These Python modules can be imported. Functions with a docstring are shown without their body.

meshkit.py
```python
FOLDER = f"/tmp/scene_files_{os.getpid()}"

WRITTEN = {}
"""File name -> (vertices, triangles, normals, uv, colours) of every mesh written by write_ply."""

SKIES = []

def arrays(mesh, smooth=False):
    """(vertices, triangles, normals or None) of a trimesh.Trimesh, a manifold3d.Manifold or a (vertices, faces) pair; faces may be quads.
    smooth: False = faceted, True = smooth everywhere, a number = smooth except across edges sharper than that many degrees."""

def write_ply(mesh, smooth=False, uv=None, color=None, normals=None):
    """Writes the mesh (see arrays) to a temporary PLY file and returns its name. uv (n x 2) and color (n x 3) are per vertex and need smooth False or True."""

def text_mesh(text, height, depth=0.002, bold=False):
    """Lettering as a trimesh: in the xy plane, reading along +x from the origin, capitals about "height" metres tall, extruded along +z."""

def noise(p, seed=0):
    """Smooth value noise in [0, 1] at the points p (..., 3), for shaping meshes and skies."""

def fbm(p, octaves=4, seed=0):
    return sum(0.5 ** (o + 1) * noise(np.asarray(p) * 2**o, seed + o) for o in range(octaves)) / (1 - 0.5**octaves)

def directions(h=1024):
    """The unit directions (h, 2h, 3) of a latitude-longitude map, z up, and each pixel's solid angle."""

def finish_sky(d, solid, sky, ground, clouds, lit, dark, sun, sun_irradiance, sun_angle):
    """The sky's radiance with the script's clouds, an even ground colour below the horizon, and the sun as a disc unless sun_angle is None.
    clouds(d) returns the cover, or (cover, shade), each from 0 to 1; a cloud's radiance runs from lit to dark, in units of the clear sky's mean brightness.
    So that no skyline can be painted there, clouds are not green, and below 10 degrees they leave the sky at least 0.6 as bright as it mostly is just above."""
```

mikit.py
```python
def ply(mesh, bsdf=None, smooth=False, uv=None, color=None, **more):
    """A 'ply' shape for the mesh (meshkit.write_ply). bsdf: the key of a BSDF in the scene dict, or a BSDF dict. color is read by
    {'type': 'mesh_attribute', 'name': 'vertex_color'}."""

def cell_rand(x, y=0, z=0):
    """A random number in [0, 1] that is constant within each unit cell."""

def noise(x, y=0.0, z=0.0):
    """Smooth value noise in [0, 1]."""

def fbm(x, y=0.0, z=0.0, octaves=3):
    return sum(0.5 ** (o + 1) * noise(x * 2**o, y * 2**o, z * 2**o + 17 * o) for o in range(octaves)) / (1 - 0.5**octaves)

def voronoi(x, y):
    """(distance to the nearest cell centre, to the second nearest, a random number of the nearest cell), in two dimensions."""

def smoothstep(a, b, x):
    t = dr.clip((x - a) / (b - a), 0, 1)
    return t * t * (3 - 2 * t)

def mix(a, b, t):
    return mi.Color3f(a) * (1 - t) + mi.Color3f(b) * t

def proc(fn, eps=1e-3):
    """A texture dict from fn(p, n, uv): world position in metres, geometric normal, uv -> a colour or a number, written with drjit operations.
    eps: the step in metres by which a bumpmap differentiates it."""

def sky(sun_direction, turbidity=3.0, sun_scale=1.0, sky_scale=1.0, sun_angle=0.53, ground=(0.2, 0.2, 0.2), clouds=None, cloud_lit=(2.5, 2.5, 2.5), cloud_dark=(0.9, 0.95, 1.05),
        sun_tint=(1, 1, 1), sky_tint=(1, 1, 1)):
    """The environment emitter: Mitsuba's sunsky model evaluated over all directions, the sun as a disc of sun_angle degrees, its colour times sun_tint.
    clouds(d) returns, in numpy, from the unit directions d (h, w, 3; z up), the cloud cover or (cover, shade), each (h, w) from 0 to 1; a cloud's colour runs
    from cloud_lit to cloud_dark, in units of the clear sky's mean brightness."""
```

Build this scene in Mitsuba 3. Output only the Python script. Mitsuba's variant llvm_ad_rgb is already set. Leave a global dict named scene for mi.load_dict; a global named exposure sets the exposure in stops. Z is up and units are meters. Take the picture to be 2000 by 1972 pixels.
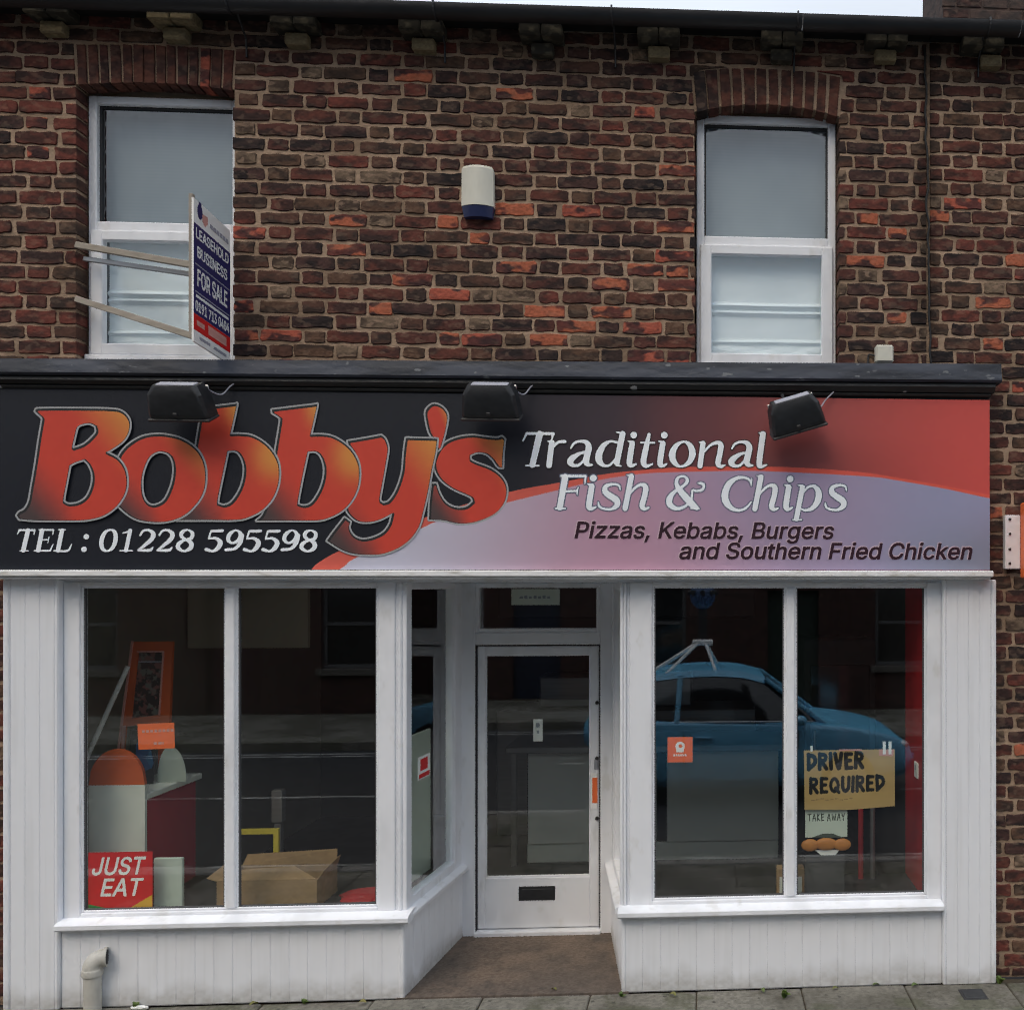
import math, random
import numpy as np, trimesh, drjit as dr, mitsuba as mi, mikit, meshkit
from shapely.geometry import Polygon, Point, box as sbox, LineString, MultiPoint
from shapely.ops import unary_union
from shapely import affinity
from mikit import noise, fbm, smoothstep, mix, cell_rand, voronoi
T = mi.ScalarTransform4f
scene, labels = {}, {}

# ---------------------------------------------------------------- camera, sky, exposure
YAW = math.radians(3.93)
CAM = (0.0, -5.74, 2.33)
scene['camera'] = {'type': 'perspective', 'fov': 54.78, 'fov_axis': 'x', 'near_clip': 0.05, 'far_clip': 300.0,
    'principal_point_offset_x': -0.2525, 'principal_point_offset_y': -0.0776,
    'to_world': T().look_at(origin=CAM, target=(CAM[0] + math.sin(YAW), CAM[1] + math.cos(YAW), CAM[2]), up=(0, 0, 1))}

def overcast(d):                       # an even overcast: brighter overhead, greyer towards the horizon
    e = np.clip(d[..., 2], 0, 1)
    wisps = meshkit.fbm(d * np.array([3.0, 3.0, 6.0]), 4, 5)
    return np.ones(d.shape[:2]), np.clip(1.30 - 1.18 * e + 0.22 * (wisps - 0.5), 0, 1)
scene['sky'] = mikit.sky((-0.35, -0.75, 0.95), turbidity=4, sun_scale=0.12, sun_angle=30, clouds=overcast,
    cloud_lit=(2.32, 2.54, 2.84), cloud_dark=(0.48, 0.52, 0.58))
exposure = 2.97

# ---------------------------------------------------------------- helpers
rng = np.random.default_rng(7)
def numbered(k):
    if k not in scene and k not in labels and k not in USED: USED.add(k); return k
    n = 1
    while f'{k}_{n:03d}' in USED or f'{k}_{n:03d}' in scene: n += 1
    k = f'{k}_{n:03d}'; USED.add(k); return k
USED = set()
def put(key, mesh, mat, smooth=False, uv=None, **more):
    key = numbered(key)
    scene[key] = mikit.ply(mesh, mat, smooth, uv=uv, **more)
    return key
def thing(key, label, cat, group=None):
    key = numbered(key); labels[key] = {'label': label, 'category': cat}
    if group: labels[key]['group'] = group
    return key
def tag(key, label, cat, group=None):
    labels[key] = {'label': label, 'category': cat}
    if group: labels[key]['group'] = group
def struct(key): labels[key] = {'label': key.replace('_', ' '), 'kind': 'structure'}
def plabel(key, label): labels[key] = {'label': label}

def merge(*ms):
    l = []
    for m in ms: l.extend(m if isinstance(m, (list, tuple)) else [m])
    return trimesh.util.concatenate(l)
def cbox(x0, x1, y0, y1, z0, z1, b=0.004):
    s = np.array([[x0, x1], [y0, y1], [z0, z1]], float); s.sort(axis=1)
    b = min(b, 0.45 * float((s[:, 1] - s[:, 0]).min()))
    if b <= 1e-5: return trimesh.creation.box(bounds=s.T)
    pts = []
    for i in (0, 1):
        for j in (0, 1):
            for k in (0, 1):
                c = np.array([s[0, i], s[1, j], s[2, k]]); d = np.array([1 - 2 * i, 1 - 2 * j, 1 - 2 * k]) * b
                for a in range(3):
                    v = c + d; v[a] = c[a]; pts.append(v)
    return trimesh.convex.convex_hull(np.array(pts))
def xf(m, M): m = m.copy(); m.apply_transform(M); return m
def move(m, x=0, y=0, z=0): return xf(m, trimesh.transformations.translation_matrix([x, y, z]))
def rot(m, deg, axis, point=(0, 0, 0)): return xf(m, trimesh.transformations.rotation_matrix(math.radians(deg), axis, point))
def frame_local(A, B):
    """local (s along A->B, n = outward to the right of the walker turned towards the street, z)"""
    A, B = np.array(A, float), np.array(B, float); u = (B - A) / np.linalg.norm(B - A)
    return A, u
def local(m, A, B, side=1):
    A, u = frame_local(A, B); n = np.array([u[1], -u[0]]) * side
    M = np.eye(4); M[:2, 0] = u; M[:2, 1] = n; M[:2, 3] = A
    m = xf(m, M)
    return m
def tube(pts, r, n=12, cap=True):
    pts = np.asarray(pts, float); r = np.broadcast_to(r, (len(pts),))
    t = np.gradient(pts, axis=0); t /= np.linalg.norm(t, axis=1, keepdims=True)
    ref = np.array([0, 0, 1.0]) if abs(t[0][2]) < 0.9 else np.array([1.0, 0, 0])
    V = []
    a = np.cross(t[0], ref); a /= np.linalg.norm(a)
    for i in range(len(pts)):
        a = a - t[i] * (a @ t[i]); a /= np.linalg.norm(a); b = np.cross(t[i], a)
        w = np.arange(n) * 2 * np.pi / n
        V.append(pts[i] + r[i] * (np.cos(w)[:, None] * a + np.sin(w)[:, None] * b))
    V = np.vstack(V); F = []
    for i in range(len(pts) - 1):
        for j in range(n):
            p, q = i * n + j, i * n + (j + 1) % n
            F += [[p, q, q + n], [p, q + n, p + n]]
    if cap:
        c0, c1 = len(V), len(V) + 1; V = np.vstack([V, pts[0], pts[-1]])
        for j in range(n):
            F += [[c0, (j + 1) % n, j], [c1, (len(pts) - 1) * n + j, (len(pts) - 1) * n + (j + 1) % n]]
    m = trimesh.Trimesh(V, np.array(F), process=False); m.fix_normals(); return m
def polys(g): return [p for p in getattr(g, 'geoms', [g]) if p.geom_type == 'Polygon' and p.area > 1e-7]
def prism(poly, y0, y1):
    """polygon in (x, z), extruded from y0 (front, towards the street) back to y1"""
    out = []
    for p in polys(poly):
        m = trimesh.creation.extrude_polygon(p, y1 - y0, engine='earcut')
        m.vertices = np.stack([m.vertices[:, 0], y1 - m.vertices[:, 2], m.vertices[:, 1]], 1); out.append(m)
    return merge(out)
def flat(m, O, u, v, n):
    """a mesh modelled in the xy plane, z outward, placed at O with axes u, v, n"""
    M = np.eye(4); M[:3, 0] = u; M[:3, 1] = v; M[:3, 2] = n; M[:3, 3] = O
    return xf(m, M)
FRONT = ((1, 0, 0), (0, 0, 1), (0, -1, 0))
def sheet(poly, t=0.001):
    return merge([trimesh.creation.extrude_polygon(p, t, engine='earcut') for p in polys(poly)])
def quad(a, b, c, d):
    return trimesh.Trimesh(np.array([a, b, c, d], float), [[0, 1, 2], [0, 2, 3]], process=False)
def sans(text, height, width=None, bold=True, shear=0.0, t=0.001):
    m = meshkit.text_mesh(text, height, t, bold); v = m.vertices.copy()
    v[:, 0] -= v[:, 0].min()
    if width: v[:, 0] *= width / v[:, 0].max()
    v[:, 0] += shear * v[:, 1]; m.vertices = v; return m

# stroke lettering: every glyph is a list of pen strokes through (x, y, half width)
def spline(p, n=7, closed=False):
    p = np.array(p, float)
    if len(p) == 2 and not closed: return p
    q = np.vstack([p[-1], p, p[0], p[1]]) if closed else np.vstack([2 * p[0] - p[1], p, 2 * p[-1] - p[-2]])
    out = []
    for i in range(len(q) - 3):
        a, b, c, d = q[i:i + 4]
        for t in np.arange(n) / n:
            out.append(0.5 * ((2 * b) + (-a + c) * t + (2 * a - 5 * b + 4 * c - d) * t * t + (-a + 3 * b - 3 * c + d) * t ** 3))
    out.append(q[-2] if not closed else p[0])
    return np.array(out)
def pen(strokes, seg=4):
    parts = []
    for s in strokes:
        closed = s[-1] == 'c'
        pts = spline(s[:-1] if closed else s, 6, closed)
        for a, b in zip(pts[:-1], pts[1:]):
            parts.append(unary_union([Point(a[0], a[1]).buffer(max(a[2], 1), seg), Point(b[0], b[1]).buffer(max(b[2], 1), seg)]).convex_hull)
    return unary_union(parts).simplify(0.8)
GLYPH = {
 'T': [[(45,340,14),(320,340,16)], [(45,338,12),(8,262,7)], [(318,340,14),(305,285,8)], [(180,335,35),(105,15,31)], [(40,7,9),(172,7,9)]],
 'r': [[(60,250,28),(32,10,30)], [(18,262,6),(60,250,20)], [(70,200,14),(130,252,15),(195,258,17)]],
 'a': [[(55,190,9),(90,240,13),(150,262,14),(215,250,24),(240,200,32),(225,120,33),(212,60,33),(228,20,22),(275,15,10)], [(225,150,14),(150,135,16),(72,85,30),(48,42,32),(82,10,19),(140,15,14),(205,80,12)]],
 'd': [[(230,250,14),(160,262,13),(90,220,25),(42,130,35),(42,60,34),(85,12,19),(150,12,12),(215,80,12)], [(285,340,31),(225,40,31)], [(222,358,7),(285,345,14)], [(225,15,15),(268,5,8)]],
 'i': [[(65,240,29),(36,45,30),(60,5,19),(105,25,9)], [(20,262,6),(65,250,18)], [(80,325,35),(81,326,35)]],
 't': [[(95,335,16),(65,200,29),(36,50,30),(65,3,20),(130,25,9)], [(10,248,10),(150,248,10)]],
 'o': [[(160,258,12),(80,215,24),(38,125,35),(62,38,28),(130,-3,12),(212,40,25),(250,130,35),(226,218,27),'c']],
 'n': [[(55,245,28),(25,10,28)], [(18,260,6),(55,250,18)], [(62,150,10),(130,225,13),(205,255,20),(243,228,29),(233,140,29),(213,40,29),(243,5,19),(285,20,8)]],
 'l': [[(75,345,31),(36,45,30),(60,3,19),(115,22,8)], [(35,357,7),(75,345,16)]],
 'F': [[(105,335,33),(50,15,30)], [(5,7,9),(105,7,9)], [(65,345,13),(315,345,13)], [(315,340,11),(308,265,6)], [(100,185,11),(225,190,11)], [(240,228,6),(228,190,9),(230,150,5)]],
 's': [[(245,205,7),(232,248,11),(170,262,13),(98,238,22),(88,185,29),(140,140,33),(206,95,33),(212,42,27),(150,0,14),(70,5,12),(28,30,12),(18,72,7)]],
 'h': [[(95,345,28),(30,10,28)], [(50,358,6),(95,348,14)], [(66,150,10),(140,230,13),(205,260,18),(244,230,28),(233,140,28),(206,40,28),(235,5,19),(278,20,8)]],
 '&': [[(345,275,11),(395,262,15),(385,208,14),(320,192,12),(282,200,10),(268,110,13),(215,40,14),(130,5,18),(52,38,29),(38,105,31),(95,185,18),(185,245,15),(228,300,18),(192,345,12),(128,328,14),(114,262,21),(170,170,33),(275,55,35),(325,12,22)], [(265,10,8),(350,8,9)]],
 'C': [[(322,330,7),(318,258,7)], [(320,270,8),(300,315,12),(245,340,14),(165,333,19),(80,270,30),(40,160,36),(58,72,34),(122,10,20),(200,-5,14),(268,25,12),(318,85,7)]],
 'p': [[(105,240,27),(40,-95,27)], [(60,262,6),(105,250,16)], [(3,-106,8),(95,-106,8)], [(118,190,10),(165,240,12),(230,250,18),(276,190,31),(268,100,33),(213,20,22),(140,-5,13),(85,12,10)]],
 'T1': [[(25,208,10),(165,208,10)], [(24,206,8),(6,168,4)], [(166,206,8),(160,168,5)], [(105,205,21),(60,10,21)], [(32,6,6),(105,6,6)]],
 'E': [[(75,205,21),(38,10,21)], [(50,211,8),(180,211,9)], [(180,210,7),(175,168,4)], [(65,112,7),(130,115,7)], [(140,143,4),(128,86,4)], [(5,7,8),(150,8,9)], [(150,10,8),(178,72,4)]],
 'L': [[(80,205,21),(42,10,21)], [(48,213,6),(112,213,6)], [(5,7,8),(130,8,10),(170,72,4)]],
 ':': [[(50,145,26),(51,146,26)], [(28,22,26),(29,23,26)]],
 '0': [[(108,212,9),(55,182,17),(24,100,21),(34,28,18),(78,4,9),(128,35,17),(158,115,21),(150,188,18),'c']],
 '1': [[(105,205,19),(65,10,19)], [(35,180,6),(75,190,8),(106,210,10)], [(10,7,7),(125,7,7)]],
 '2': [[(30,160,9),(58,202,11),(110,210,13),(153,175,21),(138,122,21),(70,60,15),(15,16,9)], [(12,11,10),(120,14,14),(150,44,5)]],
 '8': [[(112,212,9),(62,190,18),(54,150,17),(98,118,13),(148,132,18),(158,182,17),'c'], [(95,112,11),(34,80,19),(24,35,19),(80,3,11),(142,35,21),(146,82,21),'c']],
 '5': [[(65,203,13),(160,206,15),(172,214,5)], [(60,205,9),(38,130,9)], [(38,128,9),(105,132,14),(148,92,23),(125,36,21),(75,5,12),(14,22,17)]],
 '9': [[(112,212,9),(54,178,18),(34,122,19),(72,86,12),(128,112,16),(156,172,19),'c'], [(168,160,20),(150,92,21),(102,32,14),(14,18,15)]],
}
# marker-pen capitals for hand-lettered cards (unit: 100 = cap height)
MARK = {
 'D': [[(12,0,9),(10,98,9)], [(10,95,9),(52,80,9),(58,40,9),(14,4,9)]], 'R': [[(10,0,9),(8,98,9)], [(8,95,9),(48,90,8),(50,60,8),(12,50,8)], [(24,50,9),(60,2,9)]],
 'I': [[(14,0,9),(14,98,9)]], 'V': [[(4,98,9),(30,2,9),(52,98,9)]], 'E': [[(10,2,9),(8,96,9)], [(8,96,8),(50,94,8)], [(8,52,8),(42,52,8)], [(10,4,8),(52,4,8)]],
 'Q': [[(36,94,8),(10,66,8),(10,28,8),(36,6,8),(64,30,8),(62,70,8),'c'], [(44,28,8),(70,-4,8)]], 'U': [[(8,98,9),(8,30,9),(30,4,9),(54,28,9),(56,98,9)]],
 'T': [[(2,96,8),(56,96,8)], [(28,96,8),(28,0,8)]], 'A': [[(2,0,8),(28,98,8),(54,0,8)], [(14,38,7),(44,38,7)]], 'K': [[(10,0,8),(10,98,8)], [(50,96,8),(12,46,8),(54,2,8)]],
 'W': [[(2,98,7),(18,2,7),(36,70,7),(54,2,7),(70,98,7)]], 'Y': [[(4,98,8),(28,50,8),(54,98,8)], [(28,50,8),(28,0,8)]],
 '2': [[(6,74,9),(28,98,9),(52,76,9),(36,40,9),(6,4,9),(56,4,9)]], '0': [[(30,98,9),(6,70,9),(6,28,9),(30,2,9),(54,28,9),(54,70,9),'c']],
}
def marker(word, gap=14, jit=0):
    x, out = 0, []
    r = np.random.default_rng(len(word))
    for ch in word:
        if ch == ' ': x += 34; continue
        g = pen(MARK[ch]); b = g.bounds
        out.append(affinity.translate(affinity.rotate(g, r.uniform(-jit, jit)), x - b[0], r.uniform(-jit, jit))); x += b[2] - b[0] + gap
    return unary_union(out)
# sign artwork traced in millimetres, and where the wall shows patches of fresh orange brick
ORANGE =  [(np.float64(-3.67),np.float64(5.06)),(np.float64(-3.64),np.float64(4.73)),(np.float64(-3.67),np.float64(4.9)),(np.float64(-2.57),np.float64(4.31)),(np.float64(-2.58),np.float64(3.89)),(np.float64(-2.59),np.float64(3.72)),(np.float64(-2.36),np.float64(3.73)),(np.float64(-3.53),np.float64(4.97)),(np.float64(-2.73),np.float64(4.36)),(np.float64(-0.21),np.float64(4.72)),(np.float64(-0.76),np.float64(4.46)),(np.float64(-0.21),np.float64(4.38)),(np.float64(-1.27),np.float64(4.3)),(np.float64(-1.66),np.float64(5.21)),(np.float64(-1.44),np.float64(3.98)),(np.float64(-1.88),np.float64(3.9)),(np.float64(-0.87),np.float64(3.89)),(np.float64(-0.61),np.float64(3.9)),(np.float64(-0.34),np.float64(4.14)),(np.float64(-0.48),np.float64(4.06)),(np.float64(-0.34),np.float64(3.81)),(np.float64(-1.53),np.float64(3.73)),(np.float64(-1.26),np.float64(3.73)),(np.float64(-0.84),np.float64(3.73)),(np.float64(-1.08),np.float64(4.46)),(np.float64(-1.43),np.float64(4.39)),(np.float64(-0.28),np.float64(5.04)),(np.float64(-1.16),np.float64(5.12)),(np.float64(-1.96),np.float64(4.38)),(np.float64(1.54),np.float64(4.57)),(np.float64(0.98),np.float64(4.5)),(np.float64(1.27),np.float64(4.49)),(np.float64(1.18),np.float64(4.4)),(np.float64(0.88),np.float64(4.26)),(np.float64(0.94),np.float64(4.18)),(np.float64(0.88),np.float64(4.1)),(np.float64(1.04),np.float64(4.01)),(np.float64(1.14),np.float64(3.93)),(np.float64(1.01),np.float64(3.84)),(np.float64(1.18),np.float64(3.76)),(np.float64(1.69),np.float64(4.02)),(np.float64(1.61),np.float64(3.93)),(np.float64(1.71),np.float64(3.76)),(np.float64(1.84),np.float64(4.25)),(np.float64(-0.09),np.float64(3.64)),(np.float64(-0.08),np.float64(3.82)),(np.float64(-0.07),np.float64(4.14)),(np.float64(-0.11),np.float64(4.05))]
BOBBY = [
  ('B',[(180,861),(210,867),(429,870),(572,868),(627,855),(663,812),(663,754),(633,697),(572,650),(544,635),(600,604),(638,553),(652,489),(644,420),(605,351),(544,299),(473,273),(385,264),(183,264),(95,271),(82,291),(95,308),(123,326),(144,366),(155,429),(177,560),(196,698),(210,784),(213,815),(194,835),(177,852)],[[(393,766),(415,783),(456,790),(487,776),(492,747),(473,718),(429,677),(374,654),(369,665),(382,723)],[(355,562),(385,579),(429,594),(456,563),(473,511),(467,448),(440,390),(396,359),(347,353),(322,367),(325,395),(341,482)]]),
  ('o',[(849,733),(938,711),(1016,654),(1055,579),(1063,492),(1049,417),(1010,353),(949,295),(871,263),(788,257),(705,271),(644,308),(600,357),(583,431),(586,518),(605,604),(649,668),(716,715),(782,733)],[[(832,641),(871,624),(893,578),(893,509),(876,439),(843,375),(793,349),(754,363),(732,409),(727,479),(738,542),(765,606),(799,635)]]),
  ('b',[(988,873),(1220,905),(1225,894),(1192,740),(1242,741),(1298,735),(1355,707),(1405,661),(1442,597),(1452,527),(1442,452),(1411,382),(1360,326),(1293,288),(1220,271),(1058,270),(907,269),(941,304),(963,379),(1005,639),(1030,796),(1033,828),(1010,845),(991,856)],[[(1178,647),(1220,647),(1248,618),(1265,561),(1259,491),(1237,427),(1197,369),(1158,351),(1125,360),(1127,392),(1153,525)]]),
  ('b',[(1411,876),(1645,908),(1651,896),(1617,741),(1668,743),(1725,736),(1781,708),(1833,662),(1870,598),(1880,528),(1870,451),(1838,381),(1787,325),(1719,287),(1645,270),(1481,269),(1329,268),(1363,303),(1385,379),(1428,640),(1453,798),(1456,830),(1433,847),(1414,858)],[[(1603,648),(1645,648),(1674,619),(1691,561),(1685,491),(1662,427),(1623,368),(1583,351),(1549,359),(1552,391),(1577,525)]]),
  ('y',[(1815,708),(1903,724),(1995,742),(2017,722),(2032,675),(2026,617),(2006,499),(1989,405),(1989,379),(2006,367),(2040,382),(2080,447),(2109,541),(2118,647),(2129,729),(2258,727),(2299,725),(2290,648),(2270,554),(2247,425),(2224,325),(2201,242),(2155,172),(2086,119),(1995,86),(1909,83),(1841,89),(1778,112),(1704,159),(1738,208),(1798,287),(1829,264),(1823,229),(1846,188),(1892,168),(1949,177),(2006,206),(2040,253),(2055,312),(1989,277),(1926,262),(1863,270),(1818,311),(1804,346),(1841,410),(1869,498),(1863,586),(1849,644),(1823,685)],[]),
  ("'",[(2287,919),(2327,901),(2353,861),(2350,808),(2336,743),(2319,684),(2304,663),(2293,684),(2276,724),(2253,765),(2238,830),(2235,877),(2258,909)],[]),
  ('s',[(2316,678),(2356,714),(2420,738),(2489,747),(2559,739),(2622,734),(2651,743),(2666,728),(2657,652),(2654,569),(2628,575),(2599,616),(2564,645),(2518,653),(2477,638),(2477,612),(2512,594),(2582,568),(2634,533),(2669,486),(2678,433),(2663,374),(2622,321),(2559,285),(2483,261),(2408,258),(2327,275),(2253,278),(2258,384),(2270,478),(2293,478),(2310,425),(2345,372),(2397,346),(2454,349),(2492,379),(2483,403),(2443,423),(2385,449),(2327,490),(2293,537),(2281,589),(2293,636)],[]),
]
ARC_UP = [(1618,1),(1653,36),(1760,100),(1983,194),(2315,320),(2686,433),(2958,487),(3233,540),(3500,569),(3714,582),(4130,587),(4402,579),(4693,557),(4887,529),(5162,484),(5411,435)]
ARC_LOW = [(1768,1),(1798,21),(1869,72),(2213,231),(2310,272),(2675,374),(2958,446),(3179,502),(3340,530),(3500,547),(3860,559),(4130,561),(4693,536),(4887,513),(5162,467),(5411,415)]
TRADITIONAL = [('T', 2762, 578), ('r', 2893, 579), ('a', 3001, 580), ('d', 3165, 581), ('i', 3337, 583), ('t', 3415, 583), ('i', 3508, 584), ('o', 3575, 585), ('n', 3739, 583), ('a', 3902, 585), ('l', 4068, 586)]
FISH = [('F', 2943, 340), ('i', 3112, 340), ('s', 3173, 341), ('h', 3316, 341), ('&', 3559, 343), ('C', 3871, 341), ('h', 4046, 342), ('i', 4220, 343), ('p', 4277, 343), ('s', 4454, 344)]
TEL = [('T1', 76, 97), ('E', 165, 97), ('L', 265, 97), (':', 407, 97), ('0', 500, 98), ('1', 605, 98), ('2', 699, 98), ('2', 799, 98), ('8', 901, 99), ('5', 1054, 98), ('9', 1158, 98), ('5', 1256, 98), ('5', 1355, 98), ('9', 1456, 99), ('8', 1555, 99)]
# ---------------------------------------------------------------- materials
def col(c): return {'type': 'rgb', 'value': list(c)} if not callable(c) else mikit.proc(c)
def mat(name, c, rough=0.6, metallic=0.0, spec=0.5, bump=None, height=0.001, eps=1e-3, **kw):
    b = {'type': 'principled', 'base_color': col(c), 'roughness': col(rough) if callable(rough) else rough, 'metallic': metallic, 'specular': spec, **kw}
    if bump: b = {'type': 'bumpmap', 'arbitrary': mikit.proc(bump, eps), 'scale': height, 'bsdf': b}
    scene[name] = {'type': 'twosided', 'bsdf': b}
    return name
def f1(s, ox=0.0, o=3): return lambda p: fbm(p.x * s + ox, p.y * s + ox * 1.7, p.z * s + ox * 0.3, octaves=o)

def soot(p):      # dark run of grime that follows the cable and the joint between the two houses
    w = 0.035 + 0.05 * noise(p.x * 0 + 3.0, 0.0, p.z * 3.0)
    d = dr.abs(p.x - 1.318 - 0.012 * (p.z - 4.6) + 0.02 * (noise(p.z * 5.0, 7.0, 1.0) - 0.5))
    return 1 - 0.62 * (1 - smoothstep(w * 0.3, w * 1.6, d)) * smoothstep(3.3, 4.0, p.z) * (0.5 + 0.5 * noise(p.x * 30, 1.0, p.z * 30))
def brickfn(base, dark, seed, smear=0.25, patch=None, pm=0.5):
    def fn(p, n, uv):
        big = fbm(p.x * 13 + seed * 3.1, p.y * 9, p.z * 21 + seed, octaves=3)
        fine = fbm(p.x * 70 + seed, p.y * 70, p.z * 70, octaves=3)
        c = mix(dark, base, smoothstep(0.32, 0.66, big))
        if patch is not None:
            c = mix(c, patch, smoothstep(pm - 0.06, pm + 0.08, fbm(p.x * 11 + seed * 5.3, p.y * 5, p.z * 17 + 4.0, octaves=3)))
        c = c * (0.55 + 0.9 * fine)
        c = mix(c, (0.30, 0.205, 0.145), (0.85 * smear) * smoothstep(0.56, 0.72, fbm(p.x * 26 + 9.0, p.y * 20, p.z * 34 + seed, octaves=3)))
        return c * soot(p)
    return fn
def grit(p, n, uv): return fbm(p.x * 120, p.y * 120, p.z * 120, octaves=3)
BR = [((0.088, 0.034, 0.027), (0.036, 0.021, 0.019)), ((0.110, 0.038, 0.028), (0.044, 0.022, 0.019)), ((0.088, 0.043, 0.031), (0.038, 0.025, 0.021)),
      ((0.060, 0.031, 0.027), (0.022, 0.016, 0.016)), ((0.136, 0.040, 0.030), (0.056, 0.024, 0.020)), ((0.100, 0.056, 0.037), (0.046, 0.030, 0.023)),
      ((0.150, 0.105, 0.072), (0.060, 0.040, 0.030)), ((0.042, 0.027, 0.024), (0.016, 0.013, 0.014))]
for i, (a, b) in enumerate(BR):
    mat(f'mat_brick_{i}', brickfn(a, b, i * 1.37, 0.20 if i != 6 else 0.6), 0.9, spec=0.25, bump=grit, height=0.004)
mat('mat_brick_o', brickfn((0.12, 0.04, 0.033), (0.05, 0.026, 0.025), 3.3, 0.15, (0.35, 0.105, 0.058), 0.48), 0.9, spec=0.2, bump=grit, height=0.004)
mat('mat_brick_o2', brickfn((0.10, 0.036, 0.032), (0.045, 0.024, 0.024), 6.1, 0.15, (0.33, 0.085, 0.055), 0.50), 0.9, spec=0.2, bump=grit, height=0.004)
mat('mat_arch', brickfn((0.115, 0.046, 0.033), (0.055, 0.028, 0.024), 8.8, 0.12), 0.9, spec=0.2, bump=grit, height=0.004)
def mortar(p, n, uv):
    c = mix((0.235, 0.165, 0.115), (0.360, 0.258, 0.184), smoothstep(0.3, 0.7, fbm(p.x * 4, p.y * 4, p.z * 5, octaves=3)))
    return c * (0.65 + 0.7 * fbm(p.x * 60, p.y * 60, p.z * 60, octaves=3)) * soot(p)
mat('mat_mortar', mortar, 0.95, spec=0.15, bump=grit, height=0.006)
def tan(p, n, uv): return mix((0.30, 0.24, 0.14), (0.17, 0.135, 0.085), fbm(p.x * 22, p.y * 22, p.z * 22, octaves=3)) * (0.6 + 0.8 * fbm(p.x * 90, p.y * 90, p.z * 90))
mat('mat_corbel_tan', tan, 0.9, spec=0.2, bump=grit, height=0.004)
def moss(p, n, uv): return mix((0.046, 0.042, 0.034), (0.125, 0.110, 0.078), smoothstep(0.45, 0.75, fbm(p.x * 25 + 4.0, p.y * 25, p.z * 25, octaves=3)))
mat('mat_corbel_dark', moss, 0.95, spec=0.2, bump=grit, height=0.005)
def iron(p, n, uv): return mix((0.012, 0.013, 0.016), (0.03, 0.031, 0.034), fbm(p.x * 6, p.y * 18, p.z * 18, octaves=4))
mat('mat_gutter', iron, 0.45, bump=lambda p, n, uv: fbm(p.x * 25, p.y * 25, p.z * 25), height=0.002)
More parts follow.
